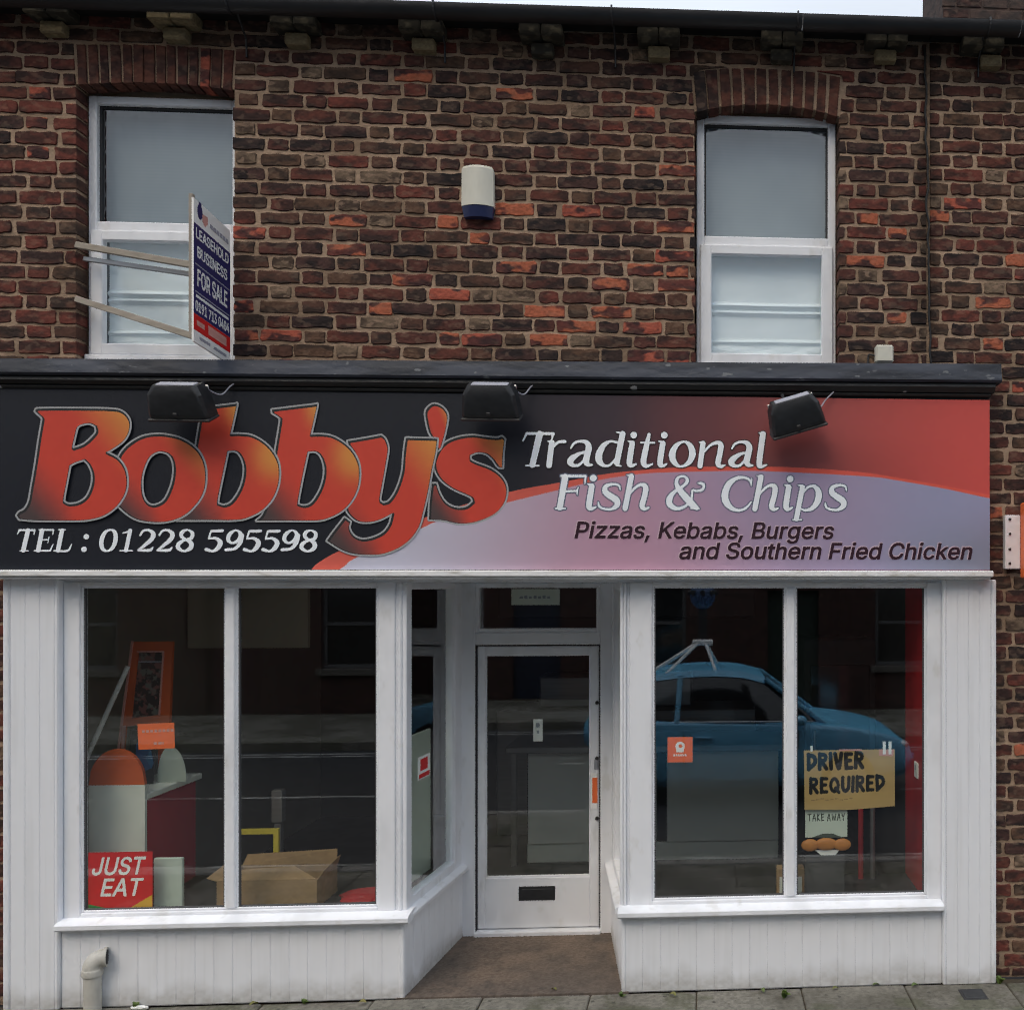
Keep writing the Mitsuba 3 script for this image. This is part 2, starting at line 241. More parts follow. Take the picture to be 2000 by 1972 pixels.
def lead(p, n, uv):
    c = mix((0.013, 0.017, 0.027), (0.036, 0.044, 0.064), smoothstep(0.35, 0.72, fbm(p.x * 3.0, p.y * 9, p.z * 16, octaves=4)))
    c = mix(c, (0.12, 0.13, 0.14), smoothstep(0.74, 0.82, fbm(p.x * 16 + 3.0, p.y * 10, p.z * 30, octaves=3)))
    return c
mat('mat_ledge', lead, 0.62, bump=lambda p, n, uv: fbm(p.x * 9, p.y * 20, p.z * 24), height=0.006)
def blackpaint(p, n, uv):
    c = mix((0.007, 0.008, 0.010), (0.018, 0.019, 0.019), fbm(p.x * 5, p.y * 22, p.z * 30, octaves=4))
    return mix(c, (0.33, 0.33, 0.33), smoothstep(0.79, 0.82, fbm(p.x * 13 + 8.0, p.y * 9, p.z * 26, octaves=3)))
mat('mat_blackpaint', blackpaint, 0.5, bump=lambda p, n, uv: fbm(p.x * 20, p.y * 30, p.z * 40), height=0.003)
def upvc(p, n, uv):
    run = fbm(p.x * 34 + p.y * 21, p.y * 5, p.z * 1.3, octaves=3)
    c = mix((0.74, 0.757, 0.79), (0.61, 0.622, 0.64), 0.35 * smoothstep(0.45, 0.78, run))
    low = (1 - smoothstep(0.01, 0.05 + 0.20 * fbm(p.x * 9, p.y * 9, 3.0), p.z)) * (0.35 + 0.65 * fbm(p.x * 40, p.y * 40, p.z * 40))
    c = mix(c, (0.26, 0.24, 0.20), 0.75 * low)
    return c
mat('mat_upvc', upvc, 0.42, spec=0.45)
def paint(p, n, uv):
    c = mix((0.75, 0.767, 0.80), (0.665, 0.68, 0.705), smoothstep(0.45, 0.8, fbm(p.x * 7 + 1.0, p.y * 7, p.z * 2.2, octaves=4)))
    return mix(c, (0.50, 0.48, 0.43), 0.35 * smoothstep(0.62, 0.80, fbm(p.x * 14, p.y * 14, p.z * 6 + 5.0, octaves=4)))
mat('mat_white', paint, 0.38, spec=0.45)
mat('mat_beam', lambda p, n, uv: mix((0.74, 0.745, 0.74), (0.50, 0.485, 0.44), smoothstep(0.5, 0.8, fbm(p.x * 11, p.y * 30, p.z * 40, octaves=4))), 0.45)
mat('mat_cream', lambda p, n, uv: mix((0.62, 0.60, 0.50), (0.52, 0.50, 0.41), fbm(p.x * 18, p.y * 18, p.z * 9)), 0.5)
mat('mat_seal', (0.02, 0.02, 0.022), 0.6)
mat('mat_rubber', (0.012, 0.012, 0.013), 0.7)
mat('mat_black_metal', lambda p, n, uv: mix((0.009, 0.010, 0.012), (0.022, 0.024, 0.027), fbm(p.x * 26, p.y * 26, p.z * 26)), 0.5, bump=lambda p, n, uv: fbm(p.x * 60, p.y * 60, p.z * 60), height=0.001)
mat('mat_steel', lambda p, n, uv: mix((0.40, 0.40, 0.40), (0.28, 0.28, 0.28), fbm(p.x * 3, p.y * 3, p.z * 60)), 0.35, metallic=0.8)
mat('mat_counter', lambda p, n, uv: mix((0.86, 0.88, 0.80), (0.78, 0.80, 0.73), fbm(p.x * 2, p.y * 2, p.z * 3)), 0.5)
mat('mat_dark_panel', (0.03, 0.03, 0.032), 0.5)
scene['mat_glass'] = {'type': 'thindielectric', 'int_ior': 1.80, 'specular_transmittance': {'type': 'rgb', 'value': [0.93, 0.97, 0.95]}}
scene['mat_glass_up'] = {'type': 'thindielectric', 'int_ior': 1.75, 'specular_transmittance': {'type': 'rgb', 'value': [0.95, 0.98, 0.99]}}
def blindfn(p, n, uv): return mix((0.20, 0.25, 0.285), (0.27, 0.32, 0.345), 0.5 + 0.08 * dr.sin(p.z * 330) + 1.7 * (fbm(p.x * 2.2, 1.0, p.z * 1.6) - 0.5))
mat('mat_blind', blindfn, 0.8)
mat('mat_film', lambda p, n, uv: mix((0.84, 0.90, 0.92), (0.70, 0.77, 0.80), fbm(p.x * 5, p.y * 5, p.z * 9)), 0.4)
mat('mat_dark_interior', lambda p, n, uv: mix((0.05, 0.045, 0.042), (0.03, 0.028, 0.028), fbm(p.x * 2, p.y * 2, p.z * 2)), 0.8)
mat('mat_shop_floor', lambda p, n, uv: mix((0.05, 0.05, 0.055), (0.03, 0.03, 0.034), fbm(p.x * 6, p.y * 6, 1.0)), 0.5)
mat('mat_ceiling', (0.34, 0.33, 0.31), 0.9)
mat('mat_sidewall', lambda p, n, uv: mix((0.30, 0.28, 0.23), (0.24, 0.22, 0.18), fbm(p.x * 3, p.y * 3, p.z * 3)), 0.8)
mat('mat_beige', lambda p, n, uv: mix((0.62, 0.58, 0.45), (0.54, 0.50, 0.39), fbm(p.x * 3, p.y * 3, p.z * 3)), 0.8)
mat('mat_redwall', lambda p, n, uv: mix((0.50, 0.03, 0.035), (0.38, 0.022, 0.028), fbm(p.x * 3, p.y * 5, p.z * 2)), 0.4)
mat('mat_maroon', lambda p, n, uv: mix((0.50, 0.036, 0.055), (0.40, 0.030, 0.045), fbm(p.x * 3, p.y * 5, p.z * 2)), 0.45)
def cardf(p, n, uv):
    c = mix((0.36, 0.235, 0.125), (0.28, 0.18, 0.095), fbm(p.x * 5, p.y * 5, p.z * 30, octaves=4))
    return c * (0.85 + 0.3 * fbm(p.x * 40, p.y * 40, p.z * 40))
mat('mat_card', cardf, 0.9, spec=0.15)
mat('mat_card_light', lambda p, n, uv: mix((0.50, 0.35, 0.16), (0.42, 0.28, 0.12), fbm(p.x * 7, p.y * 7, p.z * 14, octaves=4)), 0.85, spec=0.15)
mat('mat_orange', (0.80, 0.16, 0.045), 0.45)
mat('mat_orange_deep', lambda p, n, uv: mix((0.62, 0.12, 0.03), (0.50, 0.09, 0.028), fbm(p.x * 6, p.y * 6, p.z * 6)), 0.5)
mat('mat_red_print', (0.62, 0.02, 0.022), 0.4)
mat('mat_white_print', (0.80, 0.80, 0.78), 0.5)
mat('mat_paper', lambda p, n, uv: mix((0.72, 0.73, 0.66), (0.60, 0.62, 0.56), fbm(p.x * 6, p.y * 6, p.z * 6)), 0.8)
mat('mat_palegreen', lambda p, n, uv: mix((0.56, 0.62, 0.54), (0.48, 0.54, 0.47), fbm(p.x * 4, p.y * 4, p.z * 4)), 0.7)
mat('mat_yellow', (0.62, 0.50, 0.06), 0.5)
mat('mat_green_print', (0.04, 0.22, 0.05), 0.5)
mat('mat_amber_print', (0.65, 0.36, 0.03), 0.5)
mat('mat_ink', (0.012, 0.012, 0.014), 0.6)
mat('mat_navy', (0.020, 0.022, 0.115), 0.4)
mat('mat_blue_dark', (0.05, 0.10, 0.22), 0.3)
mat('mat_skyblue', (0.05, 0.14, 0.26), 0.4)
mat('mat_bun', lambda p, n, uv: mix((0.50, 0.20, 0.04), (0.36, 0.13, 0.03), fbm(p.x * 20, p.y * 20, p.z * 20)), 0.6)
mat('mat_grey_print', (0.30, 0.31, 0.36), 0.5)
mat('mat_pink_print', (0.60, 0.30, 0.26), 0.5)
def slab(p, n, uv):
    c = mix((0.095, 0.088, 0.072), (0.160, 0.150, 0.128), smoothstep(0.3, 0.7, fbm(p.x * 2.2, p.y * 2.2, 1.0, octaves=4)))
    c = mix(c, (0.06, 0.065, 0.035), 0.5 * smoothstep(0.52, 0.7, fbm(p.x * 6 + 5.0, p.y * 6, 2.0, octaves=3)))
    d0, d1, w = voronoi(p.x * 5.0, p.y * 5.0)
    c = mix(c, (0.045, 0.043, 0.040), 0.7 * (1 - smoothstep(0.05, 0.075, d0 + 0.02 * noise(p.x * 90, p.y * 90, 0.0))) * smoothstep(0.45, 0.5, w))
    return c * (0.6 + 0.8 * fbm(p.x * 55, p.y * 55, 3.0, octaves=3))
mat('mat_slab', slab, 0.9, spec=0.3, bump=lambda p, n, uv: fbm(p.x * 60, p.y * 60, p.z * 60), height=0.004)
def entr(p, n, uv):
    c = mix((0.155, 0.115, 0.088), (0.105, 0.083, 0.068), smoothstep(0.35, 0.68, fbm(p.x * 3.2, p.y * 3.2, 1.0, octaves=4)))
    c = mix(c, (0.055, 0.05, 0.045), 0.35 * smoothstep(0.56, 0.74, fbm(p.x * 13, p.y * 13, 4.0, octaves=3)))
    return c * (0.7 + 0.6 * fbm(p.x * 70, p.y * 70, 1.0, octaves=2))
mat('mat_entrance', entr, 0.75, spec=0.35, bump=lambda p, n, uv: fbm(p.x * 50, p.y * 50, p.z), height=0.003)
def asphalt(p, n, uv): return mix((0.017, 0.018, 0.021), (0.028, 0.029, 0.032), fbm(p.x * 2, p.y * 2, 0.0, octaves=3)) * (0.7 + 0.6 * noise(p.x * 90, p.y * 90, 0.0))
mat('mat_asphalt', asphalt, 0.85)
mat('mat_kerb', lambda p, n, uv: mix((0.25, 0.24, 0.22), (0.17, 0.16, 0.15), fbm(p.x * 7, p.y * 7, p.z * 7)), 0.85)
mat('mat_soil', lambda p, n, uv: mix((0.035, 0.03, 0.022), (0.07, 0.055, 0.035), fbm(p.x * 40, p.y * 40, p.z)), 1.0)
mat('mat_roof', lambda p, n, uv: mix((0.05, 0.052, 0.058), (0.09, 0.09, 0.095), fbm(p.x * 6, p.y * 6, p.z * 6)), 0.8)
def farbrick(p, n, uv):
    r = dr.floor(p.z / 0.083); x = p.x / 0.23 + 0.5 * (r - 2 * dr.floor(r / 2)); fx, fz = x - dr.floor(x), p.z / 0.083 - r
    m = dr.maximum(1 - smoothstep(0.0, 0.06, fx), 1 - smoothstep(0.0, 0.16, fz))
    return mix(mix((0.040, 0.020, 0.017), (0.065, 0.028, 0.022), cell_rand(dr.floor(x), r)), (0.075, 0.058, 0.046), m)
mat('mat_far_brick', farbrick, 0.9)
mat('mat_stone', (0.11, 0.10, 0.085), 0.8)
mat('mat_marking', lambda p, n, uv: mix((0.05, 0.05, 0.05), (0.36, 0.36, 0.34), smoothstep(0.30, 0.62, fbm(p.x * 3, p.y * 30, 1.0, octaves=4))), 0.8)
mat('mat_gasket', (0.07, 0.07, 0.075), 0.6)
mat('mat_grey_frame', (0.10, 0.10, 0.10), 0.6)
mat('mat_board_core', (0.42, 0.425, 0.43), 0.7)

mat('mat_chimney', brickfn((0.055, 0.034, 0.028), (0.03, 0.022, 0.02), 2.2, 0.1), 0.9)
mat('mat_car_blue', (0.11, 0.38, 0.58), 0.25, spec=0.6, clearcoat=0.9, clearcoat_gloss=0.95)
mat('mat_car_navy', (0.02, 0.03, 0.05), 0.3, spec=0.6, clearcoat=0.9, clearcoat_gloss=0.95)
mat('mat_car_glass', (0.012, 0.014, 0.016), 0.08, spec=0.8)
mat('mat_red_lens', (0.45, 0.01, 0.012), 0.2)
mat('mat_lens', (0.6, 0.62, 0.64), 0.15, metallic=0.5)
mat('mat_alloy', (0.5, 0.5, 0.52), 0.35, metallic=0.7)
mat('mat_pipe', lambda p, n, uv: mix((0.52, 0.51, 0.47), (0.36, 0.345, 0.30), fbm(p.x * 20, p.y * 20, p.z * 12 + 2.0, octaves=4)), 0.6)
mat('mat_alarm', lambda p, n, uv: mix((0.62, 0.61, 0.53), (0.52, 0.51, 0.44), fbm(p.x * 6, p.y * 6, p.z * 5)), 0.4)
mat('mat_alarm_blue', (0.025, 0.035, 0.10), 0.2, clearcoat=0.6)
mat('mat_wood', lambda p, n, uv: mix((0.36, 0.32, 0.27), (0.22, 0.19, 0.15), fbm(p.x * 8, p.y * 8, p.z * 40)), 0.8)
mat('mat_leaf', lambda p, n, uv: mix((0.20, 0.16, 0.05), (0.06, 0.11, 0.03), noise(p.x * 3, p.y * 3, 0.0)), 0.7)
mat('mat_silver', (0.34, 0.35, 0.36), 0.4)
SX0, SZ0 = -3.767, 2.405
def sign_bg(p, n, uv):
    u = p.x - SX0
    c = mix((0.0125, 0.0145, 0.021), (0.048, 0.034, 0.044), smoothstep(2.6, 3.3, u))
    c = mix(c, (0.13, 0.046, 0.052), smoothstep(3.2, 3.75, u))
    low = 1 - smoothstep(0.55, 0.85, p.z - SZ0)
    c = mix(c, mix((0.28, 0.072, 0.068), (0.15, 0.045, 0.045), low), smoothstep(3.7, 4.4, u))
    return mix(c, (0.54, 0.078, 0.066), smoothstep(4.05, 5.45, u))
mat('mat_sign_bg', sign_bg, 0.38, spec=0.45)
def sign_band(p, n, uv):
    u = p.x - SX0
    return mix((0.60, 0.115, 0.085), (0.62, 0.10, 0.07), smoothstep(3.0, 4.5, u))
mat('mat_sign_band', sign_band, 0.35, spec=0.45)
def sign_lilac(p, n, uv):
    u, v = p.x - SX0, p.z - SZ0
    c = mix((0.50, 0.50, 0.60), (0.46, 0.27, 0.36), smoothstep(1.9, 3.3, u - 0.25 * v))
    c = mix(c, (0.335, 0.27, 0.395), smoothstep(3.4, 4.5, u + 0.5 * v))
    c = mix(c, (0.285, 0.29, 0.43), smoothstep(4.4, 5.2, u))
    return mix(c, (0.23, 0.245, 0.33), (1 - smoothstep(0.05, 0.4, v)) * smoothstep(4.6, 5.4, u))
mat('mat_sign_lilac', sign_lilac, 0.35, spec=0.45)
def flame(p, n, uv):
    x, y = uv.x, uv.y
    c = mi.Color3f(0.56, 0.062, 0.040)
    c = mix(c, (0.62, 0.27, 0.065), smoothstep(1.16, 1.86, x * 0.98 + y * 0.78))
    return mix(c, (0.075, 0.055, 0.055), smoothstep(0.80, 1.25, (1 - x) * 0.72 + (1 - y) * 0.62 - 0.12 * smoothstep(0.35, 0.6, x)))
mat('mat_flame', flame, 0.35, spec=0.45)
def flame_b(p, n, uv):
    x, y = uv.x, uv.y
    c = mi.Color3f(0.56, 0.062, 0.040)
    g1 = dr.exp(-(dr.square((x - 0.98) / 0.26) + dr.square((y - 0.58) / 0.24))); g2 = dr.exp(-(dr.square((x - 0.60) / 0.16) + dr.square((y - 1.0) / 0.20)))
    c = mix(c, (0.62, 0.27, 0.065), smoothstep(0.0, 1.15, dr.maximum(g1, g2)))
    return mix(c, (0.075, 0.055, 0.055), smoothstep(0.84, 1.28, (1 - x) * 0.72 + (1 - y) * 0.62 - 0.12 * smoothstep(0.35, 0.6, x)))
mat('mat_flame_b', flame_b, 0.35, spec=0.45)
for nm, c_ in dict(black=(0.02, 0.02, 0.02), maroon=(0.045, 0.014, 0.014), dark_blue=(0.014, 0.018, 0.036), green=(0.014, 0.026, 0.017), pale_grey=(0.10, 0.10, 0.10)).items(): mat('mat_door_' + nm, c_, 0.6)
mat('mat_grey_ink', (0.06, 0.075, 0.06), 0.6)
def menuprint(p, n, uv):
    a, b = fbm(p.x * 38, 1.0, p.z * 30, octaves=3), fbm(p.x * 30 + 7.0, 4.0, p.z * 24, octaves=3)
    c = mix((0.035, 0.035, 0.035), (0.22, 0.10, 0.09), smoothstep(0.5, 0.66, a))
    return mix(c, (0.16, 0.17, 0.15), smoothstep(0.55, 0.7, b))
mat('mat_menu_print', menuprint, 0.5)
mat('mat_slate_print', (0.11, 0.13, 0.19), 0.4)
mat('mat_dark_print', (0.028, 0.008, 0.016), 0.4)
mat('mat_glow_print', (0.56, 0.42, 0.47), 0.4)
mat('mat_letter_white', (0.82, 0.86, 0.90), 0.4)
# ---------------------------------------------------------------- ground
k = put('pavement', move(trimesh.creation.box(bounds=[[-14, -2.55, -0.30], [14, 0.02, -0.012]]), 0, 0, 0), 'mat_soil'); struct(k)
for r_ in range(4):
    y1 = -0.075 - r_ * 0.615; y0 = y1 - 0.607
    off = 0.0 if r_ % 2 == 0 else 0.3
    for i in range(-9, 8):
        xa = 1.165 + off + i * 0.60
        dz = rng.uniform(-0.004, 0.004)
        m = cbox(xa + 0.004, xa + 0.596, y0, y1, -0.06, 0.0 + dz, 0.006)
        put('pavement__paving_slab', rot(m, rng.uniform(-0.25, 0.25), [0, 0, 1], [xa + 0.3, y1 - 0.3, 0]), 'mat_slab')
m = trimesh.creation.extrude_polygon(Polygon([(-1.71, -0.078), (-0.42, -0.078), (-0.58, 1.0), (-1.59, 1.0)]), 0.055, engine='earcut')
k = put('entrance_floor', move(m, 0, 0, -0.045), 'mat_entrance'); struct(k)
k = put('kerb', merge(*[cbox(-14 + i * 0.92, -13.09 + i * 0.92, -2.70, -2.555, -0.25, 0.0, 0.012) for i in range(30)]), 'mat_kerb'); struct(k)
k = put('road', trimesh.creation.box(bounds=[[-60, -9.2, -0.4], [60, -2.71, -0.125]]), 'mat_asphalt'); struct(k)
k = put('road_marking', merge(*[trimesh.creation.box(bounds=[[-20 + i * 6.0, -6.02, -0.124], [-15 + i * 6.0, -5.95, -0.119]]) for i in range(7)], *[trimesh.creation.box(bounds=[[-30, y, -0.124], [30, y + 0.07, -0.119]]) for y in (-8.75, -8.95, -3.0, -3.2)]), 'mat_marking'); struct(k)
k = put('far_pavement', trimesh.creation.box(bounds=[[-60, -12.4, -0.4], [60, -9.22, 0.0]]), 'mat_slab'); struct(k)
k = put('ground', trimesh.creation.box(bounds=[[-150, -150, -0.6], [150, 150, -0.41]]), 'mat_soil'); struct(k)

# ---------------------------------------------------------------- the brick house
HOUSE = thing('terrace_house', 'dark brown brick house front with two white sash style windows above the shopfront', 'house')
NEXT = thing('terrace_house', 'narrow strip of the adjoining brick house right of the black cable, with chimney above', 'house')
SPLIT = 1.325
W_OPEN = [(-3.466, -2.636), (-0.037, 0.790)]
def arch_edges(x0, x1, zb, rise, h, flare):
    xm = (x0 + x1) / 2; xs = np.linspace(-1, 1, 25)
    low = [(xm + t * (x1 - x0) / 2, zb + rise * (1 - t * t)) for t in xs]
    up = [(xm + t * ((x1 - x0) / 2 + flare), zb + h + rise * 0.6 * (1 - t * t)) for t in xs]
    return low, up
ARCH = [arch_edges(-3.466, -2.636, 5.092, 0.026, 0.228, 0.012), arch_edges(-0.037, 0.790, 5.052, 0.058, 0.240, 0.020)]
open_polys = [Polygon([(x0, 3.50), (x1, 3.50)] + low[::-1]) for (x0, x1), (low, up) in zip(W_OPEN, ARCH)]
arch_polys = [Polygon(low + up[::-1]) for low, up in ARCH]
front = unary_union([sbox(-5.2, -0.1, -3.80, 5.56), sbox(-3.9, 3.30, SPLIT, 5.56)]).difference(unary_union([o.buffer(0.012, join_style=2) for o in open_polys]))
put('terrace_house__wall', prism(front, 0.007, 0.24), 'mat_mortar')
nextwall = unary_union([sbox(SPLIT, 3.30, 3.2, 5.56), sbox(1.60, -0.1, 3.2, 5.56)])
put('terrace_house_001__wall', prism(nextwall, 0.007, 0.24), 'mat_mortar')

COURSE, PERIOD = 0.0828, 0.371
JV, JH = 0.0175, 0.0165
orange_px = ORANGE
def brick_outline(x0, x1, z0, z1, r):
    j = lambda s=0.0042: r.uniform(-s, s)
    w = 0.003 + r.uniform(0, 0.007)
    z0, z1 = z0 + r.uniform(-0.003, 0.003), z1 + r.uniform(-0.003, 0.003)
    mx = [(x0 + (x1 - x0) * (t + r.uniform(-0.04, 0.04))) for t in ((0.2, 0.4, 0.6, 0.8) if x1 - x0 > 0.15 else (0.33, 0.67))]
    pts = [(x0 + j(), z0 + w), (x0 + w, z0 + j())] + [(x, z0 + j(0.0055)) for x in mx] + [(x1 - w, z0 + j()), (x1 + j(), z0 + w), (x1 + j(), (z0 + z1) / 2), (x1 + j(), z1 - w), (x1 - w, z1 + j())] + [(x, z1 + j(0.0055)) for x in mx[::-1]] + [(x0 + w, z1 + j()), (x0 + j(), z1 - w), (x0 + j(), (z0 + z1) / 2)]
    return affinity.rotate(Polygon(pts).buffer(0), r.uniform(-0.9, 0.9))
def brick_mesh(poly, deep, r, proud=0.0):
    """rounded arris: back ring, shoulder ring and an inset front face"""
    p = np.array(poly.exterior.coords)[:-1]
    if Polygon(p).exterior.is_ccw is False: p = p[::-1]
    c = p.mean(0); n = len(p); t1, t2 = r.uniform(-0.0025, 0.0025), r.uniform(-0.0025, 0.0025)
    yf = -proud + r.uniform(-0.003, 0.002)
    sz = np.maximum(p.max(0) - p.min(0), 1e-3)
    inn = c + (p - c) * (1 - 0.007 / sz)
    mid = c + (p - c) * (1 - 0.002 / sz)
    q = (inn - c) / sz
    V = np.vstack([np.c_[p[:, 0], np.full(n, deep), p[:, 1]], np.c_[mid[:, 0], np.full(n, yf + 0.0032), mid[:, 1]], np.c_[inn[:, 0], yf + t1 * q[:, 0] + t2 * q[:, 1], inn[:, 1]], [[c[0], yf - 0.0012, c[1]]]])
    F = []
    for i in range(n):
        a, b = i, (i + 1) % n
        for o in (0, n): F += [[a + o, b + o, b + o + n], [a + o, b + o + n, a + o + n]]
        F.append([2 * n + a, 2 * n + b, 3 * n])
    return trimesh.Trimesh(V, np.array(F), process=False)
def lay(prefix, x_lo, x_hi, z_lo, z_hi, phase_x, phase_z, keep, seed):
    r = np.random.default_rng(seed); out = []
    r0 = int(math.floor((z_lo - phase_z) / COURSE))
    for row in range(r0, int((z_hi - phase_z) / COURSE) + 1):
        zc = phase_z + row * COURSE; z0, z1 = zc - COURSE / 2 + JH / 2, zc + COURSE / 2 - JH / 2
        sway = r.uniform(-0.012, 0.012)
        off = phase_x + (PERIOD / 2 if row % 2 else 0) + sway
        for i in range(int((x_lo - off) / PERIOD) - 2, int((x_hi - off) / PERIOD) + 2):
            c = off + i * PERIOD + r.uniform(-0.007, 0.007)
            hs = 0.119 + r.uniform(-0.005, 0.005)
            for a, b in ((c - hs + JV / 2, c + hs - JV / 2), (c + hs + JV / 2, c - hs + PERIOD - JV / 2)):
                a += r.uniform(-0.003, 0.003); b += r.uniform(-0.003, 0.003)
                if b < x_lo - 0.06 or a > x_hi + 0.06: continue
                dz = r.uniform(-0.002, 0.002)
                g = brick_outline(max(a, x_lo - 0.06), b, z0 + dz, z1 + dz, r)
                bb = g.bounds; whole = True
                if not keep.contains(g):
                    g = g.intersection(keep); whole = False
                    ps = [p for p in polys(g) if p.area > 0.0012]
                    if not ps: continue
                    g = max(ps, key=lambda p: p.area).simplify(0.003)
                    if g.interiors: g = Polygon(g.exterior)
                deep = 0.10 if not whole else 0.012
                pr = 0.0
                out.append((g, brick_mesh(g, deep, r, pr), (bb[0] + bb[2]) / 2, (bb[1] + bb[3]) / 2, b - a))
    return out
def brick_mat(x, z, r, w):
    near = min((abs(x - ox) / 0.13 + abs(z - oz) / 0.05 for ox, oz in orange_px), default=9)
    if near < 0.85: return 'mat_brick_o' if r.random() < 0.7 else 'mat_brick_o2'
    low = 1 - min(max((z - 3.5) / 1.7, 0), 1)
    if r.random() < 0.05 * low and x > -3.4: return r.choice(['mat_brick_o2', 'mat_brick_o'])
    left = x < -3.4
    if w < 0.16: wts = [0.20, 0.10, 0.18, 0.13, 0.04, 0.14, 0.17, 0.04]
    else: wts = [0.29, 0.17, 0.20, 0.12, 0.08, 0.09, 0.01, 0.04]
    if left: wts = [0.18, 0.22, 0.16, 0.05, 0.27, 0.08, 0.02, 0.02]
    return f'mat_brick_{r.choice(8, p=np.array(wts) / sum(wts))}'
PAINTED_HOLE = (-1.427, 5.060)
def bricks(prefix, lst, seed, limit=300):
    r = np.random.default_rng(seed)
    rest = {}
    lst = sorted(lst, key=lambda t: -t[0].area * (1 if -3.9 < t[2] < 1.95 else 0.01))
    for i, (g, m, x, z, w) in enumerate(lst):
        mt = brick_mat(x, z, r, w)
        if w < 0.16 and abs(x - PAINTED_HOLE[0]) < 0.09 and abs(z - PAINTED_HOLE[1]) < 0.045: mt = 'mat_brick_7'  # dark brick colour stands for the shaded hollow of a missing header
        if i < limit: put(f'{prefix}__brick', m, mt, 32)
        else: rest.setdefault(mt, []).append(m)
    for mt, ms in rest.items():
        k = put(f'{prefix}__brick_infill', merge(*ms), mt, 32); labels[k] = {'kind': 'stuff'}
corbel_x = [-3.571, -2.921, -2.267, -1.573, -0.911, -0.250, 0.455, 1.063, 1.690]
corbel_z = [5.370, 5.360, 5.355, 5.351, 5.349, 5.355, 5.366, 5.385, 5.377]
keep = sbox(-5.19, 3.405, SPLIT - 0.010, 5.51).difference(unary_union([o.buffer(0.004, join_style=2) for o in open_polys] + [a.buffer(0.010, join_style=2) for a in arch_polys]))
zrow = 3.640
b1 = lay('terrace_house', -5.2, SPLIT, 3.40, 5.50, -1.079, zrow, keep, 11)
leftstrip = lay('terrace_house', -5.2, -3.80, 0.0, 3.40, -1.079, zrow, sbox(-5.19, 0.0, -3.79, 3.404), 12)
bricks('terrace_house', b1 + leftstrip, 21)
nkeep = unary_union([sbox(SPLIT + 0.010, 3.60, 3.19, 5.51), sbox(1.62, 0.01, 3.19, 5.51)])
b2 = lay('terrace_house_001', SPLIT, 3.2, 0.0, 5.50, 1.530, 4.572, nkeep, 13)
bricks('terrace_house_001', b2, 22)
# segmental arches of bricks on end
for (low, up), n in zip(ARCH, (14, 12)):
    r = np.random.default_rng(n); L, U = np.array(low), np.array(up)
    f = lambda A, t: np.array([np.interp(t, np.linspace(0, 1, len(A)), A[:, 0]), np.interp(t, np.linspace(0, 1, len(A)), A[:, 1])])
    for i in range(n):
        t0, t1 = (i + 0.08) / n, (i + 0.92) / n
        t0 += r.uniform(-0.005, 0.005); t1 += r.uniform(-0.005, 0.005)
        q = [f(L, t0), f(L, t1), (f(L, t1) + f(U, t1)) / 2 + r.uniform(-0.002, 0.002, 2), f(U, t1) + r.uniform(-0.006, 0.002, 2), f(U, t0) + r.uniform(-0.006, 0.002, 2), (f(L, t0) + f(U, t0)) / 2]
        mt = 'mat_arch' if r.random() < 0.75 else r.choice(['mat_brick_1', 'mat_brick_0'])
        if n == 12 and i == 0: mt = 'mat_brick_7'
        if n == 14 and i == 11: mt = 'mat_brick_o2'
        put('terrace_house__arch_brick', brick_mesh(Polygon(q), 0.10, r, 0.002), mt, 32)
# brick corbels under the gutter
for i, (x, z) in enumerate(zip(corbel_x, corbel_z)):
    o = 'terrace_house' if i < 8 else 'terrace_house_001'
    c = put(f'{o}__corbel', cbox(x - 0.062, x + 0.062, -0.055, 0.02, z - 0.016, z + 0.050, 0.007), 'mat_corbel_dark' if i in (4, 6) else 'mat_corbel_tan')
    dx = (-0.06 if i == 8 else 0.0)
    for s in (-1, 1):
        mt = 'mat_corbel_tan' if i == 1 else 'mat_corbel_dark'
        put(f'{c}__upper_brick', rot(cbox(x + dx + (s - 1) * 0.0615 + 0.002, x + dx + (s + 1) * 0.0615 - 0.002, -0.108, 0.02, z + 0.062, z + 0.132, 0.008), rng.uniform(-1.5, 1.5), [0, 1, 0], [x, 0, z + 0.09]), mt)
# eaves board, gutter, roof
sl = 0.008
def eaves(y0, y1, dz0, dz1, xa, xb):
    zz = lambda x: 5.525 + sl * x
    return prism(Polygon([(xa, zz(xa) + dz0), (xb, zz(xb) + dz0), (xb, zz(xb) + dz1), (xa, zz(xa) + dz1)]), y0, y1)
def gutter(xa, xb):
    prof = [(-0.060 * math.cos(t), -0.060 * math.sin(t)) for t in np.linspace(0, math.pi, 13)]
    inner = [(0.055 * math.cos(t), -0.055 * math.sin(t)) for t in np.linspace(0, math.pi, 13)]
    pl = Polygon([(p[0], p[1]) for p in prof] + inner)
    m = trimesh.creation.extrude_polygon(pl, xb - xa, engine='earcut')
    v = m.vertices; x = xa + v[:, 2]
    m.vertices = np.stack([x, -0.205 + v[:, 0], 5.496 + sl * x + v[:, 1]], 1); m.fix_normals(); return m
for o, xa, xb in (('terrace_house', -5.2, 0.555), ('terrace_house', 0.560, 1.80), ('terrace_house_001', 1.804, 3.3)):
    g = put(f'{o}__gutter', gutter(xa, xb), 'mat_gutter', 30)
